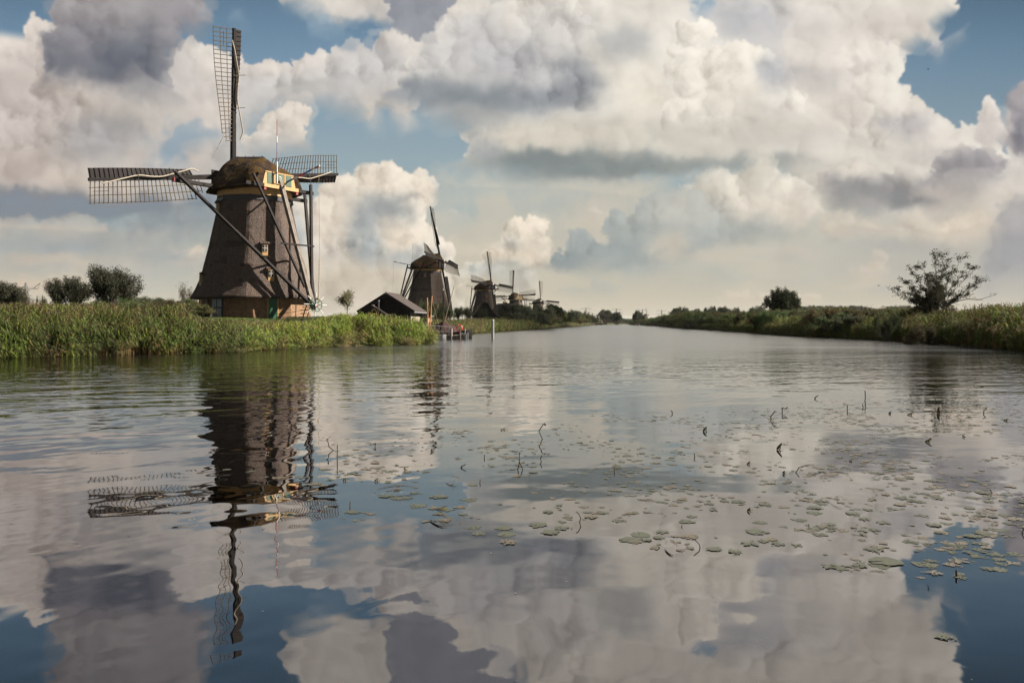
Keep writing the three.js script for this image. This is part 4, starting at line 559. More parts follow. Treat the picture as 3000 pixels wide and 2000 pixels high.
// ---------------------------------------------------------------- the black shed
{
  const z = 100, mid = at(889, 742, z), y0 = landY(mid.x, z), W = 6.6, D = 8.6, eave = 3.3, ridge = 5.35, t = 0.16;
  const shed = thing('boat_shed', 'black timber shed with tiled gable roof and small porch among the reeds', 'shed', V(mid.x, y0 - 0.15, -z)); shed.rotation.y = -0.09;
  const H = (h) => h - y0 + 0.15;
  const gable = (w, d, e, r, zf, name, mat) => { const s = new THREE.Shape(); s.moveTo(-w / 2, -0.4); s.lineTo(w / 2, -0.4); s.lineTo(w / 2, e); s.lineTo(0, r); s.lineTo(-w / 2, e); s.closePath(); const g = new THREE.ExtrudeGeometry(s, { depth: d, bevelEnabled: false }); g.translate(0, 0, zf - d); return mesh(name, metreUV(g), mat, shed); };
  const wall = gable(W - 0.7, D - 0.6, H(eave) - 0.12, H(ridge) - 0.35, 0, 'wall', M.blackWood);
  for (let i = 0; i < 16; i++) { const y = 0.1 + i * 0.26, half = Math.min((W - 0.7) / 2, (H(ridge) - 0.35 - y) / (H(ridge) - 0.35 - H(eave) + 0.12) * (W - 0.7) / 2); if (half > 0.2) new MB().box(half * 2, 0.24, 0.035, 0, y, 0.02).build('weatherboard', M.blackWood, wall); }
  for (let i = 0; i < 9; i++) new MB().box(0.035, 0.2, D - 0.7, (W - 0.7) / 2 + 0.02, 0.1 + i * 0.22, -(D - 0.6) / 2).build('weatherboard', M.board, wall);  // side boards paler than the front: sunlight put into their colour
  const slopeRoof = (w, e, r, zf, d, parent, lift) => { const roof = new MB(), rows = []; for (const s of [-1, 1]) { const a = V(0, r, 0), b = V(s * (w / 2 + 0.3), e - 0.3 * (r - e) / (w / 2), 0); const q = new MB(); q.quad(a.clone().setZ(zf), b.clone().setZ(zf), b.clone().setZ(zf - d), a.clone().setZ(zf - d)); q.quad(a.clone().setZ(zf).add(V(0, -t, 0)), a.clone().setZ(zf - d).add(V(0, -t, 0)), b.clone().setZ(zf - d).add(V(0, -t, 0)), b.clone().setZ(zf).add(V(0, -t, 0))); q.quad(b.clone().setZ(zf), b.clone().setZ(zf).add(V(0, -t, 0)), b.clone().setZ(zf - d).add(V(0, -t, 0)), b.clone().setZ(zf - d)); roof.g.push(...q.g); const n = Math.round(a.distanceTo(b) / 0.36); for (let i = 0; i < n; i++) { const u = a.clone().lerp(b, i / n).add(V(0, 0.01, 0)), v = a.clone().lerp(b, (i + 1.04) / n).add(V(0, 0.055, 0)); const row = new MB().quad(u.clone().setZ(zf + 0.03), v.clone().setZ(zf + 0.03), v.clone().setZ(zf - d), u.clone().setZ(zf - d)).quad(v.clone().setZ(zf + 0.03), v.clone().setZ(zf + 0.03).add(V(0, -0.055, 0)), v.clone().setZ(zf - d).add(V(0, -0.055, 0)), v.clone().setZ(zf - d)); rows.push(row.geo()); } }
    const m = roof.build('roof', M.roofing, parent); rows.forEach((g) => mesh('tile_course', g, M.roofing, m)); new MB().beam(V(0, r + 0.05, zf + 0.04), V(0, r + 0.05, zf - d), 0.3, 0.1).build('ridge_tiles', M.roofing, m);
    for (const s of [-1, 1]) new MB().beam(V(0, r - 0.1, zf + 0.05), V(s * (w / 2 + 0.3), e - 0.3 * (r - e) / (w / 2) - 0.1, zf + 0.05), 0.07, 0.42, V(0, 0, 1)).build('barge_board', M.blackWood, m); return m; };
  slopeRoof(W, H(eave), H(ridge), 0.75, D, shed);
  new MB().beam(V(W / 2 + 0.3, H(eave) - 0.3, 0.7), V(W / 2 + 0.3, H(eave) - 0.3, -D + 0.8), 0.1, 0.1).build('gutter', M.galv, shed);
  for (const dz of [-1.6, -3.4]) { const w = new MB().box(0.05, 0.8, 1.0, (W - 0.7) / 2 + 0.05, 0.9, dz).build('window', M.white, shed); new MB().box(0.03, 0.64, 0.84, (W - 0.7) / 2 + 0.075, 0.9, dz).build('pane', M.glass, w); }
  // porch with its own little roof
  const porch = new THREE.Group(); porch.name = 'porch'; porch.position.set(-1.35, 0, 1.9); shed.add(porch);
  const pr = slopeRoof(2.9, H(2.85), H(3.75), 0.5, 2.1, porch); new MB().box(2.6, 2.0, 1.5, 0, H(1.85), -0.7).build('porch_wall', M.blackWood, porch);
  new MB().rod(V(0.75, H(3.3), 0.05), V(0.75, H(4.35), 0.05), 0.1, 0.1, 10).build('stove_pipe', M.iron, porch); new MB().rod(V(0.75, H(4.35), 0.05), V(0.75, H(4.48), 0.05), 0.13, 0.13, 10).build('pipe_cap', M.galv, porch);
  new MB().beam(V(-1.2, H(2.72), 0.9), V(1.25, H(2.72), 0.9), 0.09, 0.09).beam(V(1.25, H(2.72), 0.9), V(1.85, H(1.75), 0.9), 0.09, 0.14).build('handrail', M.galv, shed);
  new MB().box(0.9, 1.9, 2.0, W / 2 + 0.35, 0.9, -D + 1.6).build('lean_to', M.board, shed); new MB().beam(V(W / 2 + 1.05, 2.02, -D + 2.7), V(W / 2 + 1.05, 2.02, -D + 0.5), 0.1, 0.08).rod(V(W / 2 + 1.0, 0, -D + 2.7), V(W / 2 + 1.0, 2.0, -D + 2.7), 0.05).build('downpipe', M.galv, shed); new MB().beam(V(W / 2 - 0.1, 2.1, -D + 1.6), V(W / 2 + 1.05, 1.95, -D + 1.6), 2.2, 0.08, V(0, 0, 1)).build('lean_to_roof', M.roofing, shed);
}
// thatched house by the third mill, and another roof peering over the bushes
function thatchedHouse(px, py, z, w, d, e, r, turn, label, chimney) {
  const p = at(px, py, z); p.y = landY(p.x, z); const h = thing('thatched_house', label, 'house', p); h.rotation.y = turn;
  const s = new THREE.Shape(); s.moveTo(-w / 2, -0.5); s.lineTo(w / 2, -0.5); s.lineTo(w / 2, e); s.lineTo(0, r - 0.3); s.lineTo(-w / 2, e); s.closePath(); const g = new THREE.ExtrudeGeometry(s, { depth: d, bevelEnabled: false }); g.translate(0, 0, -d); mesh('wall', metreUV(g), M.blackWood, h);
  const q = new MB(); for (const k of [-1, 1]) { const prof = [[0, r], [0.25, r - 0.06], [0.5, mixn(r, e, 0.42)], [0.8, mixn(r, e, 0.78)], [1.16, e - 0.15]].map(([x, y]) => V(k * x * w / 2, y, 0)); for (let i = 0; i < 4; i++) { const a = prof[i], b = prof[i + 1]; for (const [dy, zf] of [[0, 0.5], [-0.34, 0.5]]) q.quad(a.clone().add(V(0, dy, zf)), b.clone().add(V(0, dy, zf)), b.clone().add(V(0, dy, -d)), a.clone().add(V(0, dy, -d))); q.quad(a.clone().setZ(0.5), b.clone().setZ(0.5), b.clone().add(V(0, -0.34, 0.5)), a.clone().add(V(0, -0.34, 0.5))); } }
  const roof = q.build('thatched_roof', M.thatch, h); new MB().beam(V(0, r + 0.06, 0.5), V(0, r + 0.06, -d), 0.5, 0.14).build('ridge_cap', M.roofing, roof);
  if (chimney) { new MB().box(0.9, 1.1, 0.9, 0, r + 0.3, -d * 0.5).build('chimney', M.brick, h); new MB().box(1.1, 0.16, 1.1, 0, r + 0.9, -d * 0.5).build('chimney_cap', M.ochre, h); }
  return h;
}
thatchedHouse(1114, 742, 268, 7.6, 8, 2.6, 7.2, 0.12, 'low black barn with dark thatched gable roof at the foot of the third windmill');
thatchedHouse(1176, 742, 305, 8, 9, 3, 7.6, 0.7, 'grey thatched roof with ochre chimney half hidden by the willows', true);

// ---------------------------------------------------------------- landing stage and boats
{
  const z = 79.5, x0 = -8.3, x1 = -5.25, deck = 0.46;
  const dock = thing('landing_stage', 'weathered wooden landing stage on piles with grey metal railing at the reeds', 'dock', V(0, 0, -z));
  const plankN = 24; for (let i = 0; i < plankN; i++) new MB().box(0.19, 0.05, 2.0, -9.9 + 0.1 + i * 0.2, deck - 0.025 + (i % 3) * 0.004, -0.9).build('plank', i % 2 ? M.paleWood : M.greyWood, dock);
  for (const dz of [0.06, -1.86]) new MB().beam(V(-9.9, deck - 0.13, dz), V(x1 + 0.1, deck - 0.13, dz), 0.1, 0.14, UPV).build('edge_beam', M.greyWood, dock);
  new MB().beam(V(-7.3, deck - 0.3, 0.08), V(x1 + 0.1, deck - 0.3, 0.08), 0.06, 0.1, UPV).build('waling', M.paleWood, dock);
  for (const [x, dz] of [[-9.6, -0.1], [-8.4, -0.1], [-6.55, 0.12], [-5.3, -0.1], [-9.6, -1.8], [-8, -1.8], [-6.5, -1.8], [-5.3, -1.8]]) new MB().rod(V(x, -1.2, dz), V(x, deck - 0.05, dz), 0.09, 0.085, 10).build('pile', M.darkWood, dock);
  const rail = (a, b) => new MB().rod(a, b, 0.028, 0.028, 8).build('rail', M.metal, dock);
  const yTop = deck + 0.88, rz = 0; rail(V(-8.75, yTop + 0.1, rz), V(-6.05, yTop - 0.06, rz)); rail(V(-8.05, deck + 0.42, rz), V(-6.35, deck + 0.36, rz));
  for (const x of [-8.05, -7.0, -6.85, -6.32, -6.22]) new MB().rod(V(x, deck, rz), V(x, yTop + 0.05 - (x + 8.05) * 0.045, rz), 0.026, 0.026, 8).build('rail_post', M.metal, dock);
  new MB().rod(V(-6.07, -1, 0.1), V(-6.07, 1.16, 0.1), 0.105, 0.1, 12).build('mooring_post', M.greyWood, dock); new MB().rod(V(-5.98, deck - 0.1, 0.12), V(-5.98, 1.14, 0.12), 0.03, 0.03, 8).build('rail_post', M.white, dock);
  for (let i = 0; i < 9; i++) { const x = -5.2 + i * 0.1 + (i % 2) * 0.03; new MB().rod(V(x, -1, -0.1 + (i % 3) * 0.12), V(x, 0.62 + 0.1 * ((i * 7) % 3) / 2, -0.1 + (i % 3) * 0.12), 0.042, 0.04, 8).build('fender_pile', M.steel, dock); }
  new MB().rod(V(-4.72, -1, -0.35), V(-4.72, 1.08, -0.35), 0.06, 0.06, 10).build('mooring_post', M.galv, dock);
  // lifebuoy on its post
  const lb = thing('lifebuoy', 'orange red lifebuoy with white bands hanging on a post of the landing stage', 'lifebuoy', V(-5.28, 1.16, -z - 0.35));
  for (let i = 0; i < 8; i++) { const big = i % 2 === 0, a0 = (i >> 1) * Math.PI / 2 + (big ? 0.12 : -0.12) + 0.45, len = big ? Math.PI / 2 - 0.24 : 0.24, g = new THREE.TorusGeometry(0.27, big ? 0.062 : 0.066, 10, 12, len); g.rotateZ(a0); mesh(big ? 'ring_segment' : 'white_band', metreUV(g), big ? M.buoyRed : M.white, lb); }
  new MB().beam(V(-0.02, -0.14, -0.04), V(-0.02, 0.22, -0.04), 0.13, 0.06).build('rope_bag', M.white, lb); new MB().beam(V(-0.16, 0.0, -0.06), V(0.16, 0.0, -0.06), 0.03, 0.03).build('holder', M.steel, lb);
  const post = thing('lifebuoy_post', 'short square wooden post under the orange red lifebuoy', 'post', V(-5.24, 0, -z - 0.55)); new MB().beam(V(0, deck - 0.6, 0), V(0, 1.3, 0), 0.16, 0.16).build('post', M.paleWood, post); new MB().box(0.2, 0.04, 0.2, 0, 1.32, 0).build('post_cap', M.steel, post);
  // hulls: ring sections from stern to bow
  const hull = (len, beam, h, sheer, name, mat, parent, pointed = 1) => { const pos = [], N = 14, K = 8, S = []; for (let i = 0; i <= N; i++) { const u = i / N, w = beam / 2 * Math.pow(Math.max(0, 1 - Math.pow(Math.abs(u * 1.0 - 0.42) / (u < 0.42 ? 0.75 : 0.58), 2.4)), 0.6) * (u > 0.99 ? 0.03 : 1), top = h + sheer * Math.pow(Math.abs(u - 0.4) / 0.6, 2), row = []; for (let j = 0; j <= K; j++) { const f = j / K * 2 - 1; row.push(V(w * Math.sign(f) * Math.pow(Math.abs(f), 0.7), top - (top + 0.18) * (1 - Math.pow(Math.abs(f), 2.4)), (u - 0.5) * len)); } S.push(row); } const tri = (...v) => v.forEach((q) => pos.push(q.x, q.y, q.z)); for (let i = 0; i < N; i++) for (let j = 0; j < K; j++) { tri(S[i][j], S[i + 1][j], S[i + 1][j + 1]); tri(S[i][j], S[i + 1][j + 1], S[i][j + 1]); } for (let j = 1; j < K; j++) tri(S[0][0], S[0][j], S[0][j + 1]); const g = new THREE.BufferGeometry(); g.setAttribute('position', new THREE.Float32BufferAttribute(pos, 3)); g.computeVertexNormals(); return mesh(name, metreUV(g), mat, parent); };
  const row = thing('rowing_boat', 'grey rowing boat with its bow showing between reeds and landing stage', 'boat', V(-8.05, 0, -77.3)); row.rotation.y = 1.25; hull(3.6, 1.3, 0.34, 0.26, 'hull', M.galv, row); new MB().box(1.0, 0.04, 0.25, 0, 0.24, 0.1).box(0.9, 0.04, 0.25, 0, 0.24, -0.9).build('thwart', M.paleWood, row);
  const sb = thing('sailing_boat', 'dark sailing boat under a brown tent cover, moored behind the landing stage', 'boat', V(-7.35, 0, -85)); sb.rotation.y = 1.35; hull(6.4, 2.0, 0.55, 0.5, 'hull', M.darkWood, sb);
  { const tent = new MB(), A = (u, y) => V(0, y, u), ed = (k, u) => V(k * 0.85 * Math.sqrt(1 - (u / 2.6) ** 2), 0.6, u); for (let i = 0; i < 8; i++) { const a = -2 + i * 0.5, b = a + 0.5, top = (u) => A(u, 1.85 - 0.42 * Math.abs(u)); for (const k of [-1, 1]) tent.quad(top(a), ed(k, a), ed(k, b), top(b)); } tent.build('tent_cover', M.brownCanvas, sb); }
  new MB().beam(V(0.5, 0.62, 1.0), V(0.3, 0.78, 3.0), 0.12, 0.1).rod(V(0.62, 0.72, 2.1), V(0.62, 0.94, 2.3), 0.18).build('leeboard', M.orangeWood, sb);
  new MB().rod(V(0, 0.3, 0), V(0, 5.15, 0), 0.07, 0.05, 8).build('mast', M.darkWood, sb); new MB().rod(V(0.1, 1.75, 0.1), V(0.24, 5.6, 1.15), 0.045, 0.035, 8).build('spar', M.paleWood, sb);
  new MB().rod(V(0, 4.6, 0), V(0.3, 0.6, -2.2), 0.012, 0.012, 4).build('stay', M.rope, sb); new MB().rod(V(0, 5, 0), V(0, 5.3, 0), 0.05, 0.03, 6).build('mast_top', M.white, sb);
  const mast = (a, b, za, label) => { const p = at(a[0], a[1], za), q = at(b[0], b[1], za); q.y = Math.min(q.y, 0.3); const g = thing('mast', label, 'mast', V(q.x, 0, q.z)); const l = (v) => v.clone().sub(g.position); new MB().rod(l(q), l(p), 0.085, 0.05, 10).build('pole', M.orangeWood, g); new MB().rod(l(p), l(p).add(V(0, 0.12, 0)), 0.05, 0.02, 8).build('pole_tip', M.darkWood, g); new MB().rod(l(p).add(V(0, -0.3, 0)), V(l(p).x + 0.8, 1, 0.1), 0.01, 0.01, 4).build('stay', M.rope, g); };
  mast([981.4, 683.6], [982.6, 745], 81, 'upright orange brown wooden mast, left one of the pair at the landing stage'); mast([992, 679.3], [986, 748], 80.6, 'leaning orange brown wooden mast, right one of the pair at the landing stage');
}
{ const p = onWater(1131.7, 779.3), g = thing('channel_post', 'pale grey round metal post standing alone in the water by the landing stage', 'post', V(p.x, 0, p.z)); const c = new THREE.CylinderGeometry(0.145, 0.145, 3.0, 24); c.translate(0, 0.48, 0); mesh('tube', metreUV(c), M.galv, g); new MB().rod(V(0, 1.97, 0), V(0, 2.0, 0), 0.15, 0.13, 24).build('cap', M.white, g); }
{ // old timber heap left of the mill, and a small jetty on the right bank
  const p = at(417, 728, 74); p.y = landY(p.x, 74); const g = thing('timber_crate', 'dark weathered wooden crate standing in the reeds left of the largest windmill', 'crate', p); g.rotation.y = 0.3;
  for (let i = 0; i < 3; i++) new MB().box(1.6, 0.2, 0.05, 0, 0.55 + i * 0.28, 0.4).build('plank', i === 1 ? M.paleWood : M.darkWood, g); for (const x of [-0.8, 0.8]) new MB().box(0.08, 1.25, 0.8, x, 0.62, 0).build('side', M.darkWood, g); new MB().box(1.7, 0.05, 0.9, 0, 1.27, 0).build('lid', M.darkWood, g);
  const b = at(470, 738, 70.5); b.y = landY(b.x, 70.5); const bench = thing('garden_bench', 'dark bench in front of the shuttered window of the largest windmill', 'bench', b); bench.rotation.y = -0.1; new MB().box(1.3, 0.06, 0.4, 0, 0.45, 0).build('seat', M.blackWood, bench); new MB().box(1.3, 0.5, 0.06, 0, 0.8, -0.2).build('backrest', M.blackWood, bench); for (const x of [-0.55, 0.55]) new MB().box(0.07, 0.45, 0.4, x, 0.22, 0).build('leg', M.blackWood, bench);
  const j = onWater(2020, 774.5), q = thing('fishing_jetty', 'small low plank jetty at the foot of the right bank shrubs', 'jetty', V(j.x + 0.6, 0, j.z)); for (let i = 0; i < 6; i++) new MB().box(0.24, 0.05, 1.4, -0.7 + i * 0.26, 0.3, 0).build('plank', M.greyWood, q); for (const x of [-0.65, 0.5]) new MB().rod(V(x, -1, 0.6), V(x, 0.28, 0.6), 0.06).build('pile', M.darkWood, q);
  const wp = at(260, 697, 78); wp.y = landY(wp.x, 78); const w = thing('fence_post', 'pale weathered post in the reeds below the tall willow at left', 'post', wp); const hgt = EYE + (HORIZON - 690) / FOCAL * 78 - wp.y; new MB().beam(V(0, -0.3, 0), V(0, hgt, 0), 0.17, 0.17).build('shaft', M.board, w); new MB().beam(V(0, hgt, 0), V(0.03, hgt + 0.1, 0), 0.12, 0.1).build('post_top', M.orangeWood, w);
}
// ---------------------------------------------------------------- boats far down the canal
{
  const p = onWater(1378.2, 746.1), g = thing('motor_vessel', 'cream wheelhouse motor vessel with dark hull coming up the canal', 'boat', V(p.x, 0, p.z));
  const s = new THREE.Shape(); s.moveTo(-2.2, -0.3); s.lineTo(2.2, -0.3); s.quadraticCurveTo(2.8, 0.3, 2.9, 1.2); s.lineTo(-2.9, 1.2); s.quadraticCurveTo(-2.8, 0.3, -2.2, -0.3); const e = new THREE.ExtrudeGeometry(s, { depth: 14, bevelEnabled: true, bevelSize: 0.1, bevelThickness: 0.6, bevelSegments: 2 }); e.translate(0, 0, -14); mesh('hull', metreUV(e), M.blackWood, g);
  new MB().box(5.8, 0.35, 14, 0, 1.42, -7).build('gunwale', M.yellow, g); const wh = new MB().box(2.2, 2.2, 3, 0, 2.7, -5).build('wheelhouse', M.cloth, g); for (const x of [-0.65, 0.65]) new MB().box(0.8, 0.8, 0.08, x, 3.1, -3.47).build('window', M.glass, wh); new MB().box(5.4, 0.14, 4, 0, 4.0, -5.5).build('awning', M.white, g); for (const x of [-2.6, 2.6]) for (const z of [-3.7, -7.3]) new MB().rod(V(x, 1.5, z), V(x, 4, z), 0.07).build('awning_post', M.white, g);
  new MB().rod(V(0, 4, -4.5), V(0, 8.8, -4.5), 0.16, 0.08).build('mast', M.cloth, g); new MB().beam(V(-1.3, 5.2, -4.5), V(1.3, 5.2, -4.5), 0.14, 0.14).build('crosstree', M.cloth, g); new MB().box(0.9, 0.9, 0.4, -0.6, 7.4, -4.4).build('radar', M.white, g); new MB().quad(V(0, 8.8, -4.5), V(0, 8.4, -4.5), V(-1.6, 9.4, -4.6), V(-1.8, 9.9, -4.6)).build('pennant', M.shutter, g);
  new MB().box(0.5, 0.6, 0.4, -2.2, 1.9, -1).build('fender', M.white, g);
  const q = onWater(1465.6, 747), m = thing('motor_dinghy', 'small white motor dinghy near the far right bank', 'boat', V(q.x, 0, q.z)); const h = new THREE.Shape(); h.moveTo(-0.9, -0.1); h.lineTo(0.9, -0.1); h.lineTo(1.35, 0.85); h.lineTo(-1.35, 0.85); h.closePath(); const hg = new THREE.ExtrudeGeometry(h, { depth: 4.5, bevelEnabled: true, bevelSize: 0.08, bevelThickness: 0.5, bevelSegments: 2 }); hg.translate(0, 0, -4.5); mesh('hull', metreUV(hg), M.white, m); new MB().box(0.6, 0.9, 0.3, 0.15, 0.4, 0.35).build('outboard_motor', M.blackWood, m); new MB().box(2.2, 0.1, 0.3, 0, 0.86, -2).build('thwart', M.paleWood, m);
  // a person sitting in it
  const per = thing('person', 'person in dark clothes sitting in the small white dinghy', 'person', V(q.x + 0.1, 0.86, q.z - 2)); const prof = [[0.01, 0], [0.26, 0.02], [0.24, 0.2], [0.2, 0.38], [0.24, 0.52], [0.2, 0.6], [0.08, 0.64], [0.065, 0.7], [0.1, 0.75], [0.115, 0.84], [0.09, 0.93], [0.01, 0.96]].map(([x, y]) => new THREE.Vector2(x, y)); const lg = new THREE.LatheGeometry(prof, 14); lg.scale(1, 1, 0.72); mesh('body', metreUV(lg), M.slateBlue, per);
  for (const k of [-1, 1]) new MB().rod(V(k * 0.23, 0.52, 0), V(k * 0.3, 0.24, 0.12), 0.06, 0.05).rod(V(k * 0.3, 0.24, 0.12), V(k * 0.16, 0.14, 0.36), 0.05, 0.04).rod(V(k * 0.12, 0.04, 0.05), V(k * 0.14, 0.02, 0.45), 0.09, 0.07).build('limb', M.slateBlue, per);
}
// ---------------------------------------------------------------- pylons and their wires
{
  const lattice = (b, a, w0, h0, w1, h1, n, r) => { for (let i = 0; i < n; i++) { const h = mixn(h0, h1, i / n), k = mixn(h0, h1, (i + 1) / n), w = mixn(w0, w1, i / n) / 2, v = mixn(w0, w1, (i + 1) / n) / 2; for (const [x, z] of [[1, 1], [1, -1], [-1, 1], [-1, -1]]) b.rod(V(x * w, h, z * w), V(x * v, k, z * v), r, r, 4); for (const z of [1, -1]) { b.rod(V(-w, h, z * w), V(v, k, z * v), r * 0.6, r * 0.6, 4); b.rod(V(w, h, z * w), V(-v, k, z * v), r * 0.6, r * 0.6, 4); b.rod(V(-v, k, z * v), V(v, k, z * v), r * 0.6, r * 0.6, 4); } } };
  const tops = [];
  const pylon = (px, top, z, label) => { const p = at(px, top, z), H = p.y; const g = thing('pylon', label, 'pylon', V(p.x, 0, p.z), 'power pylons along the horizon'); const b = new MB(); lattice(b, 0, 7, -1, 2.4, H * 0.62, 5, 0.22); lattice(b, 0, 2.4, H * 0.62, 1.8, H, 4, 0.2); b.build('mast', M.steel, g); for (const [y, w] of [[H * 0.97, 12], [H * 0.72, 15]]) { const c = new MB(); for (const k of [-1, 1]) for (const d of [-0.7, 0.7]) { c.rod(V(0, y + 1.2, d), V(k * w, y, 0), 0.2, 0.12, 4).rod(V(0, y - 1.0, d), V(k * w, y, 0), 0.2, 0.12, 4); } c.build('cross_arm', M.steel, g); const ins = new MB(); for (const k of [-1, -0.62, 0.62, 1]) ins.rod(V(k * w, y, 0), V(k * w * 0.97, y - 3.4, 0), 0.16, 0.16, 4); ins.build('insulators', M.steel, g); } tops.push([p, H]); };
  const far = [[1148, 702, 1640], [1346, 707, 1780], [1416, 709, 1850], [1476, 711, 1920], [1520, 712.5, 1980]];
  const labels = ['lattice power pylon partly behind the third windmill', 'leftmost lattice pylon over the end of the canal, left of the twin trees', 'lattice pylon rising behind the big twin trees at the end of the canal', 'lattice pylon half hidden by the bush with the tiny far windmill', 'lattice pylon right of the tiny far windmill'];
  far.forEach((f, i) => pylon(...f, labels[i]));
  const spanName = ['first', 'second', 'third', 'fourth'], wireName = ['upper left', 'upper right', 'lower left', 'lower right'];
  for (let i = 0; i < tops.length - 1; i++) [[0.9, -10], [0.9, 10], [0.65, -13], [0.65, 13]].forEach(([dy, dx], j) => { const a = tops[i][0].clone().setY(tops[i][1] * dy).add(V(dx, 0, 0)), b = tops[i + 1][0].clone().setY(tops[i + 1][1] * dy).add(V(dx, 0, 0)), m = a.clone().lerp(b, 0.5).add(V(0, -9, 0)); tag(new MB().tube([a, m, b], 0.16, 24, 4).build('power_line', M.steel), wireName[j] + ' power line sagging in the ' + spanName[i] + ' span between the horizon pylons, from left', 'cable', 'power lines over the horizon'); });
  // forked pylon at the left edge
  const p = at(58, 649, 620), H = p.y, g = thing('forked_pylon', 'forked lattice pylon above the reeds near the left edge', 'pylon', V(p.x, 0, p.z)), b = new MB(); lattice(b, 0, 6, 0, 2.6, H * 0.86, 7, 0.13); b.build('mast', M.steel, g);
  for (const k of [-1, 1]) { const c = new MB(); for (const d of [-0.8, 0.8]) c.rod(V(k * 1.0, H * 0.84, d), V(k * 9.5, H * 0.86, 0), 0.16, 0.1, 4).rod(V(k * 1.0, H * 0.9, d), V(k * 9.5, H * 0.86, 0), 0.13, 0.1, 4).rod(V(k * 9.5, H * 0.86, 0), V(k * 11.5, H, 0), 0.18, 0.13, 4).rod(V(k * 6, H * 0.87, d), V(k * 11.5, H, 0), 0.14, 0.1, 4); c.build('fork_arm', M.steel, g); }
  { const c = new MB(); lattice(c, 0, 2.4, H * 0.86, 0.6, H, 3, 0.13); c.build('peak', M.steel, g); } { const c = new MB(); for (const k of [-1, 1]) c.rod(V(0, H * 0.6, 0), V(k * 9, H * 0.6, 0), 0.16, 0.1, 4).rod(V(0, H * 0.64, 0), V(k * 9, H * 0.6, 0), 0.13, 0.1, 4); c.build('cross_arm', M.steel, g); }
  for (const [x, y, l] of [[9.5, 0.86, 'upper'], [9, 0.6, 'lower']]) tag(new MB().tube([p.clone().setY(H * y).add(V(x, 0, 0)), p.clone().setY(H * y - 6).add(V(90, 0, -60)), p.clone().setY(H * y - 1).add(V(190, 0, -120))], 0.06, 20, 4).build('power_line', M.steel), l + ' of two thin power lines running right from the forked pylon', 'cable');
}
// birds
{
  const bird = (px, py, z, turn, label) => { const g = thing('bird', label, 'bird', at(px, py, z)); g.rotation.y = turn; const prof = [[0.001, -0.24], [0.03, -0.2], [0.06, -0.05], [0.065, 0.05], [0.04, 0.15], [0.045, 0.19], [0.03, 0.24], [0.001, 0.28]].map(([x, y]) => new THREE.Vector2(x, y)); const b = new THREE.LatheGeometry(prof, 10); b.rotateX(Math.PI / 2); mesh('body', metreUV(b), M.darkWood, g); for (const k of [-1, 1]) new MB().quad(V(k * 0.04, 0.02, 0.1), V(k * 0.04, 0.02, -0.1), V(k * 0.3, 0.16, -0.08), V(k * 0.3, 0.16, 0.06)).quad(V(k * 0.3, 0.16, 0.06), V(k * 0.3, 0.16, -0.08), V(k * 0.56, 0.08, -0.14), V(k * 0.56, 0.08, -0.1)).build('wing', M.darkWood, g); new MB().quad(V(-0.04, 0, -0.2), V(0.04, 0, -0.2), V(0.07, 0, -0.34), V(-0.07, 0, -0.34)).build('tail', M.darkWood, g); };
  bird(2133, 159, 190, 0.9, 'small dark bird flying in the blue sky at right'); bird(2019, 656, 170, 0.3, 'tiny bird gliding low over the horizon left of the bare ash tree');
}
{ // unseen cumulus put right of the frame to shade the second and third mills
  const c = V(-14, 0, -262).addScaledVector(SUN, 1500), parts = []; for (let i = 0; i < 46; i++) { const a = rr(0, 6.28), r = Math.sqrt(rnd()), q = new THREE.IcosahedronGeometry(rr(26, 52) * (1.15 - 0.5 * r), 2); q.translate(Math.cos(a) * r * 90, rr(-10, 46) * (1.1 - r), Math.sin(a) * r * 92); parts.push(q); }
  const cl = mesh('cloud', mergeGeometries(parts), new THREE.MeshStandardMaterial({ color: 0xe8e4de, roughness: 1, transparent: true, opacity: 0.06 })); cl.position.copy(c); tag(cl, null, null, null, 'structure');
}
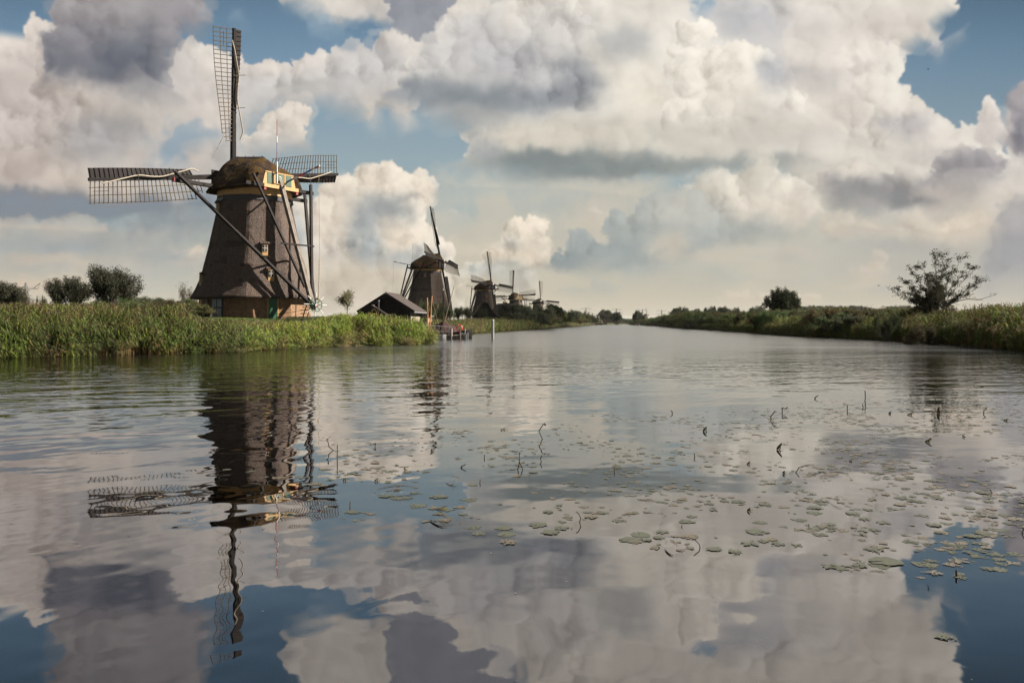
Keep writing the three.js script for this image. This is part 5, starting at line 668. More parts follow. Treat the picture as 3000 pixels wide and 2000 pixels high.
// ---------------------------------------------------------------- plants
class Soup {                         // triangles with a colour each
  constructor() { this.p = []; this.c = []; }
  tri(a, b, c, col) { for (const v of [a, b, c]) { this.p.push(v.x, v.y, v.z); this.c.push(col[0], col[1], col[2]); } }
  ribbon(pts, w, col, col2 = col) { const n = pts.length - 1, d = pts[n].clone().sub(pts[0]); let s = V(-d.z, 0, d.x); if (s.lengthSq() < 1e-6) s = V(1, 0, 0); s.normalize(); for (let i = 0; i < n; i++) { const u = w[i], v = w[i + 1], a = pts[i].clone().addScaledVector(s, -u), b = pts[i].clone().addScaledVector(s, u), e = pts[i + 1].clone().addScaledVector(s, v), f = pts[i + 1].clone().addScaledVector(s, -v), k = i < n / 2 ? col : col2; this.tri(a, b, e, k); if (v > 1e-5) this.tri(a, e, f, k); } }
  stick(a, b, r, r2, col) { const y = b.clone().sub(a).normalize(), x = (Math.abs(y.y) > 0.9 ? V(1, 0, 0) : V(0, 1, 0)).cross(y).normalize(), z = x.clone().cross(y), P = []; for (let i = 0; i < 3; i++) { const an = i * 2.094, o = x.clone().multiplyScalar(Math.cos(an)).addScaledVector(z, Math.sin(an)); P.push([a.clone().addScaledVector(o, r), b.clone().addScaledVector(o, r2)]); } for (let i = 0; i < 3; i++) { const [u, v] = P[i], [s, t] = P[(i + 1) % 3]; this.tri(u, s, t, col); this.tri(u, t, v, col); } }
  leaf(p, dir, len, wid, col, droop = 0.3) { const d = dir.clone().normalize(), s = V(-d.z, (rnd() - 0.5) * 0.9, d.x).normalize().multiplyScalar(wid), m = p.clone().addScaledVector(d, len * 0.5), e = p.clone().addScaledVector(d, len).add(V(0, -droop * len, 0)); this.tri(p, m.clone().add(s), e, col); this.tri(p, e, m.clone().sub(s), col); }
  geo() { const g = new THREE.BufferGeometry(); g.setAttribute('position', new THREE.Float32BufferAttribute(this.p, 3)); g.setAttribute('color', new THREE.Float32BufferAttribute(this.c, 3)); g.computeVertexNormals(); return g; }
}
const vary = (c, k) => { const m = 1 + (rnd() - 0.5) * 2 * k, t = (rnd() - 0.5) * k * 0.6; return [c[0] * m * (1 + t), c[1] * m, c[2] * m * (1 - t)]; };
const leafMat = new THREE.MeshPhysicalMaterial({ vertexColors: true, side: THREE.DoubleSide, roughness: 0.85, transmission: 0.3, thickness: 0, ior: 1.3, specularIntensity: 0.35 });
const reedMat = new THREE.MeshPhysicalMaterial({ vertexColors: true, side: THREE.DoubleSide, roughness: 0.8, transmission: 0.3, thickness: 0, ior: 1.3, specularIntensity: 0.4 });
const barkMat = new THREE.MeshStandardMaterial({ vertexColors: true, side: THREE.DoubleSide, roughness: 1 });
// reed clumps, two metres tall
function reedClump(o) {
  const s = new Soup();
  for (let i = 0; i < o.n; i++) {
    const a = rr(0, 6.28), r = o.spread * Math.sqrt(rnd()), H = 2 * rr(0.66, 1.12), lean = V(rr(-0.1, 0.22) * o.lean, 0, rr(-0.13, 0.13)), base = V(Math.cos(a) * r, -0.25, Math.sin(a) * r), P = (t) => base.clone().add(V(lean.x * H * t * t, H * t, lean.z * H * t * t));
    const stem = vary(o.stem, 0.25), dry = rnd() < o.dry;
    s.stick(P(0), P(0.5), 0.016, 0.013, stem); s.stick(P(0.5), P(1), 0.013, 0.006, dry ? stem : vary(o.leaf, 0.2));
    const nl = Math.round(rr(o.leaves - 2, o.leaves + 2));
    for (let j = 0; j < nl; j++) {
      const t = mixn(o.from, 0.97, (j + rnd()) / nl), p = P(t), az = rnd() < 0.6 ? rr(-0.9, 0.9) : rr(0, 6.28), len = rr(0.38, 0.72) * (1.1 - 0.35 * Math.abs(t - 0.6)), d = V(Math.cos(az), 0, Math.sin(az)), rise = rr(0.5, 1.35), col = dry && rnd() < 0.7 ? vary(o.dead, 0.3) : vary(o.leaf, 0.32), w = rr(0.014, 0.024);
      s.ribbon([p, p.clone().addScaledVector(d, len * 0.4).add(V(0, len * 0.42 * rise, 0)), p.clone().addScaledVector(d, len * 0.75).add(V(0, len * (0.5 * rise - 0.06), 0)), p.clone().addScaledVector(d, len).add(V(0, len * (0.3 * rise - 0.3), 0))], [w * 0.6, w, w * 0.75, 0], col, vary(col, 0.12));
    }
    if (rnd() < o.plume) { const p = P(1), c = vary(o.head, 0.25); for (let j = 0; j < 7; j++) { const t = j / 7, q = p.clone().add(V(t * 0.05 + lean.x * 0.1, t * 0.24 - 0.03, 0)), az = rr(-1.4, 1.4); s.leaf(q, V(Math.cos(az) * 0.7 + 0.25, 0.55, Math.sin(az) * 0.7), rr(0.1, 0.17), 0.018, vary(c, 0.15), 0.45); } }
  }
  return s.geo();
}
const GREEN = [0.066, 0.098, 0.012], OLIVE = [0.06, 0.076, 0.015], TAN = [0.115, 0.08, 0.038], HEAD = [0.12, 0.085, 0.058];
const REEDS = {
  lush: [0, 1, 2].map(() => reedClump({ n: 13, spread: 0.36, lean: 1, stem: [0.062, 0.06, 0.018], leaf: GREEN, dead: TAN, head: HEAD, dry: 0.08, leaves: 10, from: 0.16, plume: 0.28 })),
  tall: [0, 1, 2].map(() => reedClump({ n: 15, spread: 0.36, lean: 0.8, stem: [0.09, 0.068, 0.024], leaf: [0.047, 0.071, 0.011], dead: TAN, head: HEAD, dry: 0.2, leaves: 8, from: 0.4, plume: 0.3 })),
  dry: [0, 1, 2].map(() => reedClump({ n: 13, spread: 0.4, lean: 1.2, stem: [0.09, 0.07, 0.03], leaf: OLIVE, dead: TAN, head: HEAD, dry: 0.3, leaves: 9, from: 0.25, plume: 0.5 })),
};
const dummy = new THREE.Object3D(), tint = new THREE.Color();
function reedBed(name, label, list) {           // list: [x, y, z, height, kind, tint]
  const root = thing(name, label, 'reeds', null, null, 'stuff'), sets = new Map();
  for (const r of list) { const k = r[4] + Math.floor(rnd() * 3); if (!sets.has(k)) sets.set(k, []); sets.get(k).push(r); }
  for (const [k, rows] of sets) {
    const im = new THREE.InstancedMesh(REEDS[k.slice(0, -1)][+k.slice(-1)], reedMat, rows.length); im.name = 'reed_clumps'; im.castShadow = im.receiveShadow = true; im.userData.kind = 'stuff';
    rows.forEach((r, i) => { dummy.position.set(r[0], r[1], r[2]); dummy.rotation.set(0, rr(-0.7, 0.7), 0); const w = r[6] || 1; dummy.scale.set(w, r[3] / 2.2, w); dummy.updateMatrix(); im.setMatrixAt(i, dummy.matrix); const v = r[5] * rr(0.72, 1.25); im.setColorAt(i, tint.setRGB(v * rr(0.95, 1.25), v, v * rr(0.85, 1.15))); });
    root.add(im);
  }
  return root;
}
const along = (poly, z0, z1, step, fn) => { for (let i = 0; i < poly.length - 1; i++) { const [a, b] = [poly[i], poly[i + 1]], l = Math.hypot(b[0] - a[0], b[1] - a[1]); for (let s = 0; s < l; s += step) { const x = mixn(a[0], b[0], s / l), z = mixn(a[1], b[1], s / l); if (z >= z0 && z <= z1) fn(x, z, (b[0] - a[0]) / l, (b[1] - a[1]) / l); } } };
{ // left bed: in front of the mill and to the left edge
  const list = [], wet = [], topAt = (px) => (px < 460 ? mixn(690, 730, sstep(380, 460, px)) : px < 690 ? 730 : px < 780 ? mixn(730, 713, sstep(690, 780, px)) : px < 940 ? 712 : mixn(712, 726, sstep(940, 990, px)));
  along(LEFT, 22, 65, 0.34, (x, z, tx, tz) => {
    for (let d = 0.1; d < 26; d += d < 5 ? 0.5 : 0.8) {
      const j = d + rr(-0.25, 0.25), X = x - tz * j + rr(-0.2, 0.2), Z = z + tx * j + rr(-0.2, 0.2), px = MIDDLE + X / Z * FOCAL, m = Math.hypot(X - MILL.x, Z + MILL.z);
      if (px < -160 || inland(X, Z) < 0.05 || m < 9.5) continue;
      if (px > 440 && px < 760 && d > 9) continue; if (px > 760 && d > 12) continue;
      const back = sstep(4, 14, d), g = fbm(X * 0.25, Z * 0.25, 3, 61);
      if (g < 0.4 && rnd() < 0.75) continue;
      let h = EYE + (HORIZON - topAt(px) - (d < 3 && px < 420 ? 17 : 0) + (rnd() < 0.1 ? rr(2, 12) : 0)) / FOCAL * Z - landY(X, Z); h *= rr(0.66, 1.0) * (0.8 + 0.36 * g); if (d < 1) h *= rr(0.6, 1); if (h < 0.35) continue;
      const kind = px > 640 ? (rnd() < 0.72 ? 'lush' : 'dry') : d < 2 ? (rnd() < 0.8 ? 'tall' : 'lush') : back > 0.3 ? (rnd() < 0.6 ? 'dry' : 'lush') : rnd() < 0.5 ? 'tall' : 'dry';
      (d < 4 ? wet : list).push([X, landY(X, Z) - 0.05, -Z, h, kind, px > 540 ? 1.5 : 0.85]);  // lusher green at right; sun and left-hand shade also put into the tint
    }
  });
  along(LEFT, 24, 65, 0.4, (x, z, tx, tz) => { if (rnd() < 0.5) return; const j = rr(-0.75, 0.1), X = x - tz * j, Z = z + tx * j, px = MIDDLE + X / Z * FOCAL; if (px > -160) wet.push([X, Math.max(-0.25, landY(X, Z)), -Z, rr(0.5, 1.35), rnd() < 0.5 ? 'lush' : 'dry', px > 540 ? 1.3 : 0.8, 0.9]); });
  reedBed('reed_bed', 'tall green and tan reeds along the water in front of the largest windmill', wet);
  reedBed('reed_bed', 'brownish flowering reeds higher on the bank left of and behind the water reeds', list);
}
{ // right bed
  const list = [];
  along(RIGHT, 34, 190, 0.4, (x, z, tx, tz) => {
    for (let d = 0.1; d < 9; d += 0.62) {
      const j = d + rr(-0.3, 0.3), X = x + tz * j + rr(-0.2, 0.2), Z = z - tx * j + rr(-0.2, 0.2); if (inland(X, Z) < 0.05) continue; if (z > 95 && rnd() < 0.4) continue;
      const g = fbm(X * 0.2 + 7, Z * 0.12, 3, 63), px = MIDDLE + X / Z * FOCAL, top = px > 2000 ? mixn(711, 694, sstep(2000, 2300, px)) : px > 1600 ? mixn(727, 711, sstep(1600, 2000, px)) : 729, h = (EYE + (HORIZON - top) / FOCAL * Z - landY(X, Z)) * (0.72 + 0.5 * g) * rr(0.7, 1.0) * (d < 1.2 ? 0.72 : 1); if (h < 0.3) continue;
      list.push([X, landY(X, Z) - 0.05, -Z, h, rnd() < 0.55 ? 'lush' : rnd() < 0.6 ? 'dry' : 'tall', 1.15, z > 95 ? 1.4 : 1.1]);
    }
  });
  reedBed('reed_bed', 'dark green reeds with tan plumes along the right bank', list);
  const far = [];
  for (const [poly, sgn, z0, z1] of [[RIGHT, 1, 190, 900], [LEFT, -1, 200, 900]]) along(poly, z0, z1, 1.3, (x, z, tx, tz) => { for (let d = 0.2; d < 7; d += 1.5) { const X = x + sgn * tz * d + rr(-0.6, 0.6), Z = z - sgn * tx * d + rr(-0.6, 0.6); if (inland(X, Z) < 0.1) continue; far.push([X, landY(X, Z), -Z, rr(1.5, 2.3), rnd() < 0.5 ? 'lush' : 'dry', 0.8, 2.4]); } });
  for (let x = 80; x < 170; x += 1.6) for (let k = 0; k < 3; k++) far.push([x + rr(-0.8, 0.8), 0.3, -(1001 + k * 2), rr(2.6, 3.4), 'dry', 1, 3]);
  reedBed('reed_bed', 'low far reeds edging both banks where the canal narrows to the horizon', far);
  const mid = [];
  along(LEFT, 66, 205, 0.55, (x, z, tx, tz) => { for (let d = 0.1; d < 10; d += 0.75) { const X = x - tz * d + rr(-0.3, 0.3), Z = z + tx * d + rr(-0.3, 0.3); if (inland(X, Z) < 0.05 || Math.hypot(X + 11.5, Z - 99) < 4) continue; const g = fbm(X * 0.15, Z * 0.15, 3, 65); mid.push([X, landY(X, Z) - 0.05, -Z, Math.max(0.5, EYE + (HORIZON - 729) / FOCAL * Z - landY(X, Z)) * rr(0.7, 1) * (0.75 + 0.45 * g), rnd() < 0.5 ? 'dry' : 'lush', 0.8, 1.4]); } });
  reedBed('reed_bed', 'reeds along the left bank behind the landing stage and the metal post', mid);
}
{ // mown grass round the mill
  const s = new Soup(); for (let i = 0; i < 26; i++) { const p = V(rr(-0.25, 0.25), -0.02, rr(-0.25, 0.25)), a = rr(0, 6.28), l = rr(0.1, 0.24); s.leaf(p, V(Math.cos(a) * 0.5, 1, Math.sin(a) * 0.5), l, 0.012, vary([0.07, 0.095, 0.02], 0.3), 0.2); }
  const g = s.geo(), rows = []; for (let i = 0; i < 9000; i++) { const x = rr(-42, -9), z = rr(52, 90), m = Math.hypot(x - MILL.x, z + MILL.z); if (m < 5.6 || inland(x, z) < 3) continue; rows.push([x, z]); }
  const im = new THREE.InstancedMesh(g, reedMat, rows.length); im.name = 'grass'; rows.forEach(([x, z], i) => { dummy.position.set(x, landY(x, z), -z); dummy.rotation.set(0, rr(0, 6), 0); const k = rr(0.35, 0.75); dummy.scale.set(k * 1.6, k, k * 1.6); dummy.updateMatrix(); im.setMatrixAt(i, dummy.matrix); }); im.castShadow = im.receiveShadow = true; scene.add(im); tag(im, 'short green grass on the raised ground round the largest windmill', 'grass', null, 'stuff');
}
// trees and shrubs
const BARK = [0.055, 0.045, 0.036];
function grow(o) {                   // branching wood with leaves on its twigs; o.h metres tall
  const wood = new Soup(), crown = new Soup(), tips = [];
  const branch = (p, d, len, r, lvl) => {
    let q = p.clone(), dir = d.clone(); const n = 3;
    for (let i = 0; i < n; i++) { const e = q.clone().addScaledVector(dir, len / n); wood.stick(q, e, r * (1 - i / n * 0.45), r * (1 - (i + 1) / n * 0.45), vary(BARK, 0.2)); q = e; dir.add(V(rr(-1, 1) * o.wander, rr(-0.3, 1) * o.wander * 0.8 - (o.droop || 0) * (lvl === 0 ? 0 : 1), rr(-1, 1) * o.wander)).normalize(); if (lvl > 0 && lvl >= o.levels - 1) tips.push([q.clone(), dir.clone()]); }
    if (lvl < o.levels) { const k = Math.round(rr(o.kids - 1, o.kids + 1)); for (let i = 0; i < k; i++) { const a = rr(0, 6.28), t = o.open * rr(0.6, 1.15), sx = V(1, 0, 0).cross(dir).normalize(), sz = dir.clone().cross(sx), nd = dir.clone().multiplyScalar(Math.cos(t)).addScaledVector(sx, Math.sin(t) * Math.cos(a)).addScaledVector(sz, Math.sin(t) * Math.sin(a)); nd.y += o.up; branch(p.clone().lerp(q, rr(0.45, 1)), nd.normalize(), len * rr(0.58, 0.8), r * 0.55, lvl + 1); } } else tips.push([q, dir]);
  };
  for (let s = 0; s < o.stems; s++) { const a = s / o.stems * 6.28 + rr(-0.4, 0.4), t = o.stems > 1 ? o.fan * rr(0.3, 1) : rr(0, 0.06); branch(V(Math.cos(a) * (o.base || 0) * rr(0.2, 1), -0.2, Math.sin(a) * (o.base || 0) * rr(0.2, 1)), V(Math.sin(t) * Math.cos(a), Math.cos(t), Math.sin(t) * Math.sin(a)), o.first, o.r, 0); }
  // scale to the wanted height
  let top = 0; for (const [p] of tips) top = Math.max(top, p.y); const k = o.h / top; for (let i = 0; i < wood.p.length; i++) wood.p[i] *= k;
  for (const [p] of tips) p.multiplyScalar(k);
  for (let i = 0; i < (o.fill || 0); i++) { const a = rr(0, 6.28), v = rr(-0.94, 1), w = Math.sqrt(1 - v * v), f = (0.62 + 0.38 * Math.sqrt(rnd())) * (0.45 + 1.0 * fbm(Math.cos(a) * 1.5 + o.h, v * 1.7 + Math.sin(a) * 1.5, 3, 55)); tips.push([V(Math.cos(a) * w * o.fw * f, o.h * (0.5 + 0.47 * v * f), Math.sin(a) * w * o.fw * f), UPV]); }
  for (const [p, d] of tips) { for (let i = 0; i < o.leaves; i++) { const q = p.clone().add(V(rr(-1, 1), rr(-1, 0.8), rr(-1, 1)).multiplyScalar(o.clump)), v = V(rr(-1, 1), rr(-0.6, 0.5) - (o.droop || 0) * 3, rr(-1, 1)); crown.leaf(q, v, o.leaf * rr(0.7, 1.3), o.leaf * o.slim, vary(o.col, 0.35), o.hang || 0.2); } }
  return { wood: wood.geo(), crown: crown.geo() };
}
const KIND = {
  willow: grow({ fill: 36, fw: 3.2, h: 7, stems: 5, base: 0.5, fan: 0.55, first: 2, r: 0.13, levels: 3, kids: 4, open: 0.62, up: 0.22, wander: 0.16, leaves: 9, clump: 0.4, leaf: 0.3, slim: 0.2, col: [0.0230, 0.0260, 0.0140] }),
  bush: grow({ h: 4, stems: 7, base: 1.0, fan: 0.9, first: 1.2, r: 0.06, levels: 3, kids: 3, open: 0.7, up: 0.12, wander: 0.2, leaves: 12, clump: 0.32, leaf: 0.24, slim: 0.26, col: [0.0374, 0.0475, 0.0202] }),
  greybush: grow({ h: 4, stems: 8, base: 0.9, fan: 0.85, first: 1.3, r: 0.05, levels: 3, kids: 3, open: 0.5, up: 0.25, wander: 0.14, leaves: 12, clump: 0.3, leaf: 0.28, slim: 0.16, col: [0.0612, 0.0706, 0.0432] }),
  round: grow({ fill: 230, fw: 4.4, h: 10, stems: 3, base: 0.6, fan: 0.4, first: 2.6, r: 0.22, levels: 3, kids: 5, open: 0.95, up: 0.08, wander: 0.16, leaves: 12, clump: 0.65, leaf: 0.55, slim: 0.34, col: [0.0302, 0.0374, 0.0158] }),
  grove: grow({ fill: 240, fw: 5.2, h: 11, stems: 7, base: 2.6, fan: 0.6, first: 2.2, r: 0.18, levels: 3, kids: 4, open: 0.95, up: 0.1, wander: 0.18, leaves: 12, clump: 0.9, leaf: 0.7, slim: 0.36, col: [0.0324, 0.0374, 0.0202] }),
  weeping: grow({ h: 8, stems: 3, base: 0.4, fan: 0.5, first: 2.4, r: 0.2, levels: 3, kids: 4, open: 0.8, up: 0.1, wander: 0.12, leaves: 12, clump: 0.5, leaf: 0.75, slim: 0.09, droop: 0.10, hang: 0.6, col: [0.0302, 0.0418, 0.0187] }),
  sapling: grow({ h: 3.6, stems: 1, fan: 0, first: 2.0, r: 0.05, levels: 2, kids: 9, open: 0.75, up: 0.3, wander: 0.1, leaves: 5, clump: 0.16, leaf: 0.16, slim: 0.3, col: [0.0864, 0.0828, 0.0324] }),
  thin: grow({ h: 5, stems: 5, base: 0.5, fan: 0.3, first: 2, r: 0.05, levels: 3, kids: 3, open: 0.5, up: 0.3, wander: 0.12, leaves: 3, clump: 0.24, leaf: 0.17, slim: 0.3, col: [0.0540, 0.0432, 0.0230] }),
  brown: grow({ h: 3, stems: 9, base: 1.0, fan: 0.9, first: 1, r: 0.04, levels: 3, kids: 3, open: 0.7, up: 0.14, wander: 0.2, leaves: 11, clump: 0.28, leaf: 0.2, slim: 0.26, col: [0.0420, 0.0360, 0.0190] }),
};
const SOURCE = {}, KH = { willow: 7, bush: 4, greybush: 4, round: 10, grove: 11, weeping: 8, sapling: 3.6, thin: 5, brown: 3 };
function plant(kind, px, topY, z, wpx, label, group, isTree) {
  const name = isTree ? 'tree' : 'shrub', p = at(px, 742, z); p.y = landY(p.x, z); const top = EYE + (HORIZON - topY) / FOCAL * z, h = Math.max(0.8, top - p.y), k = h / KH[kind];
  if (!SOURCE[kind]) { const g = KIND[kind]; g.crown.computeBoundingBox(); SOURCE[kind] = { w: g.crown.boundingBox.max.x - g.crown.boundingBox.min.x }; const t = new THREE.Group(); mesh('trunk', g.wood, barkMat, t); mesh('crown', g.crown, leafMat, t); SOURCE[kind].t = t; }
  const s = SOURCE[kind], kw = wpx ? (wpx / FOCAL * z) / s.w : k; const c = s.t.clone(); c.name = numbered(name); c.position.copy(p); c.rotation.y = rr(0, 6.28); c.scale.set(kw, k, kw); scene.add(c); tag(c, label, isTree ? 'tree' : 'shrub', group); return c;
}
const PL = [
  ['willow', 8, 644, 98, 130, 'dark willow cut by the left edge of the picture, left of the forked pylon', 1], ['thin', 62, 664, 100, 50, 'thin ragged tree just in front of the forked pylon', 1], ['bush', 95, 680, 92, 34, 'small dark bush right of the forked pylon'],
  ['willow', 158, 634, 102, 112, 'rounded dark willow between the forked pylon and the tallest left willow', 1], ['willow', 258, 610, 96, 132, 'tallest dark willow on the left, behind the pale post', 1],
  ['greybush', 345, 682, 66, 74, 'pale olive shrub on the mound right of the tallest left willow'], ['thin', 392, 690, 82, 34, 'low thin shrub behind the dark crate'], ['thin', 432, 646, 96, 74, 'sparse brown half bare tree left of the largest windmill', 1], ['brown', 452, 684, 92, 60, 'brownish dense shrub against the foot of the largest windmill, left side'],
  ['sapling', 799, 662, 78, 46, 'young slender tree with yellow green leaves between the largest windmill and the shed', 1],
  ['bush', 985, 690, 128, 84, 'green shrub between the shed and the second windmill'], ['bush', 1022, 704, 150, 60, 'dark green shrub under the sails of the second windmill'], ['greybush', 1062, 704, 190, 52, 'grey green willow shrub between the second and third windmills'], ['bush', 1107, 709, 250, 32, 'dense round yellow green shrub at the foot of the third windmill'],
  ['greybush', 1166, 702, 290, 44, 'grey willow shrub left of the fourth windmill'], ['willow', 1188, 697, 250, 84, 'large grey willow in front of the fourth windmill', 1], ['greybush', 1228, 701, 228, 92, 'large grey willow shrub left of the weeping willow'], ['brown', 1180, 722, 232, 56, 'reddish brown shrub on the bank below the grey willows'], ['greybush', 1214, 713, 206, 92, 'pale green low shrub at the water right of the metal post'],
  ['weeping', 1270, 698, 318, 60, 'dark weeping willow hanging over the left bank', 1], ['greybush', 1256, 722, 270, 56, 'light green shrub below the weeping willow'], ['greybush', 1302, 710, 380, 60, 'grey green bush right of the weeping willow'], ['bush', 1322, 716, 440, 40, 'olive bush farther along the left bank'], ['brown', 1340, 714, 520, 40, 'brown bush where the left bank narrows'], ['bush', 1362, 721, 640, 36, 'dark hedge like bush left of the motor vessel'],
  ['round', 1390, 711, 900, 36, 'left and larger of the twin trees at the end of the canal', 1], ['round', 1416, 716, 900, 26, 'right and smaller of the twin trees at the end of the canal', 1], ['grove', 1466, 713, 640, 34, 'dark bush in front of the tiny far windmill'],
  ['bush', 1458, 735, 560, 30, 'low dark bush at the water left of the white dinghy'], ['brown', 1498, 733, 470, 44, 'brown shrub on the far right bank behind the dinghy'], ['bush', 1528, 728, 400, 44, 'dark shrub on the right bank, left of the solitary round tree'], ['brown', 1556, 730, 350, 44, 'brown shrub under the solitary round tree on the right bank'], ['bush', 1582, 732, 300, 40, 'dark shrub on the right bank next to the brown ones'],
  ['round', 1562, 705, 640, 46, 'solitary round tree with light gaps left of the far grove', 1], ['grove', 1600, 709, 700, 40, 'leftmost clump of the far grove on the right', 1], ['grove', 1634, 704, 690, 44, 'second clump of the far grove on the right', 1], ['round', 1662, 704, 660, 34, 'tall dark clump in the middle of the far grove', 1], ['grove', 1688, 707, 690, 44, 'right clump of the far grove, lower than the middle', 1], ['grove', 1710, 716, 720, 34, 'low end clump of the far grove', 1], ['grove', 1740, 703, 760, 52, 'rounded clump left of the tall solitary tree', 1], ['grove', 1768, 710, 760, 36, 'small clump touching the tall solitary tree', 1],
  ['round', 1799, 661, 176, 66, 'tall dark solitary tree behind the right bank reeds', 1], ['brown', 1655, 726, 210, 70, 'brown shrub in the right bank reeds under the far grove'], ['greybush', 1715, 722, 168, 74, 'green shrub in the right bank reeds below the rounded clump'], ['sapling', 1797, 709, 140, 44, 'small yellow leaved shrub below the tall solitary tree'], ['bush', 1880, 714, 105, 90, 'broad green shrub on the right bank below the far wood'], ['brown', 1915, 742, 92, 100, 'low brown shrub at the water on the right bank'], ['greybush', 1965, 722, 86, 90, 'leafy green shrub above the small jetty'], ['bush', 2046, 722, 72, 90, 'bright green shrub on the right bank left of the bare ash tree'], ['brown', 2120, 742, 62, 110, 'tangled brown shrub at the water under the bare ash tree'],
];
for (const [k, px, top, z, w, label, t] of PL) plant(k, px, top, z, w, label, t ? 'trees' : 'shrubs', t);
{ // half bare ash on the right bank
  const z = 76, s = new Soup(), l = new Soup(), o = at(2152, 712, z); o.y = landY(o.x, z); const loc = (px, py, dz) => at(px, py, z + dz).sub(o), base = V(0, -0.2, 0);
  const sub = (p, d, len, r, lvl, leafy) => { let q = p.clone(); const n = 3; for (let i = 0; i < n; i++) { const e = q.clone().addScaledVector(d, len / n); s.stick(q, e, r * (1 - i * 0.22), r * (1 - (i + 1) * 0.22), vary(BARK, 0.2)); q = e; if (rnd() < leafy * 0.45) for (let m = 0; m < 3; m++) l.leaf(q.clone().add(V(rr(-0.08, 0.08), rr(-0.05, 0.05), rr(-0.08, 0.08))), V(rr(-1, 1), rr(-0.5, 0.4), rr(-1, 1)), rr(0.14, 0.26), 0.05, vary([0.03, 0.032, 0.016], 0.35), 0.35); d = d.clone().add(V(rr(-0.25, 0.25), rr(-0.12, 0.3), rr(-0.25, 0.25))).normalize(); } if (lvl > 0) { for (let i = 0; i < 4; i++) sub(p.clone().lerp(q, rr(0.3, 1)), d.clone().add(V(rr(-0.8, 0.8), rr(-0.3, 0.5), rr(-0.8, 0.8))).normalize(), len * rr(0.5, 0.7), r * 0.55, lvl - 1, leafy); } if (rnd() < leafy) for (let i = 0; i < 6; i++) { const a = rr(0, 6.28); l.leaf(q.clone().add(V(rr(-0.22, 0.22), rr(-0.16, 0.12), rr(-0.22, 0.22))), V(Math.cos(a), rr(-0.6, 0.4), Math.sin(a)), rr(0.12, 0.24), 0.04, vary([0.03, 0.032, 0.016], 0.35), 0.35); } };
  const limbs = [[2066, 662, 0.8], [2086, 640, 0.95], [2104, 618, 0.9], [2126, 608, 0.95], [2146, 590, 0.95], [2174, 580, 0.95], [2206, 584, 0.85], [2226, 598, 0.35], [2242, 616, 0.6], [2256, 636, 0.55], [2258, 648, 0.2], [2246, 656, 0.5], [2100, 672, 1], [2086, 686, 1], [2120, 690, 1], [2150, 640, 0.9], [2130, 652, 1], [2180, 625, 0.7]];
  limbs.forEach(([px, py, leafy], i) => { const dz = rr(-1.8, 1.8), tip = loc(2152 + (px + rr(-7, 7) - 2152) * 0.9, 705 + (py + rr(-7, 9) - 705) * 0.86, dz), fork = V(rr(-0.25, 0.25), rr(0.5, 1.1), rr(-0.2, 0.2)), mid = fork.clone().lerp(tip, 0.5).add(V(-tip.x * 0.1, tip.length() * 0.05, 0)), c = new THREE.CatmullRomCurve3([fork, fork.clone().lerp(mid, 0.5).add(V(-tip.x * 0.04, 0.1, 0)), mid, tip]), n = 8; let p = c.getPoint(0); for (let j = 1; j <= n; j++) { const q = c.getPoint(j / n), r = mixn(0.085, 0.018, (j - 1) / n), r2 = mixn(0.085, 0.018, j / n); s.stick(p, q, r, r2, vary(BARK, 0.15)); if (j > 2) { const d = q.clone().sub(p).normalize(); for (let m = 0; m < 3; m++) sub(q, d.clone().add(V(rr(-0.9, 0.9), rr(-0.3, 0.6), rr(-0.8, 0.8))).normalize(), rr(0.35, 1.0), r2 * 0.6, 1, leafy * (j > 4 ? 1 : 0.5)); } p = q; } });
  for (let i = 0; i < 5; i++) s.stick(base.clone().add(V(rr(-0.1, 0.1), 0, rr(-0.1, 0.1))), V(rr(-0.25, 0.25), rr(0.6, 1.1), rr(-0.2, 0.2)), 0.16, 0.1, vary(BARK, 0.1));
  const dead = [[2165, 703], [2190, 693], [2222, 687], [2250, 688], [2274, 681]].map(([x, y]) => loc(x, y, -1.2)); for (let i = 0; i < 4; i++) { s.stick(dead[i], dead[i + 1], 0.06 - i * 0.011, 0.05 - i * 0.011, BARK); for (let k = 0; k < 3; k++) sub(dead[i + 1], V(rr(-0.3, 0.9), rr(-0.2, 0.5), rr(-0.5, 0.5)).normalize(), rr(0.3, 0.7), 0.016, 1, 0); }
  const t = thing('tree', 'half bare ash tree with open spreading limbs over the right bank reeds', 'tree', o, 'trees'); mesh('trunk', s.geo(), barkMat, t); mesh('crown', l.geo(), leafMat, t);
}
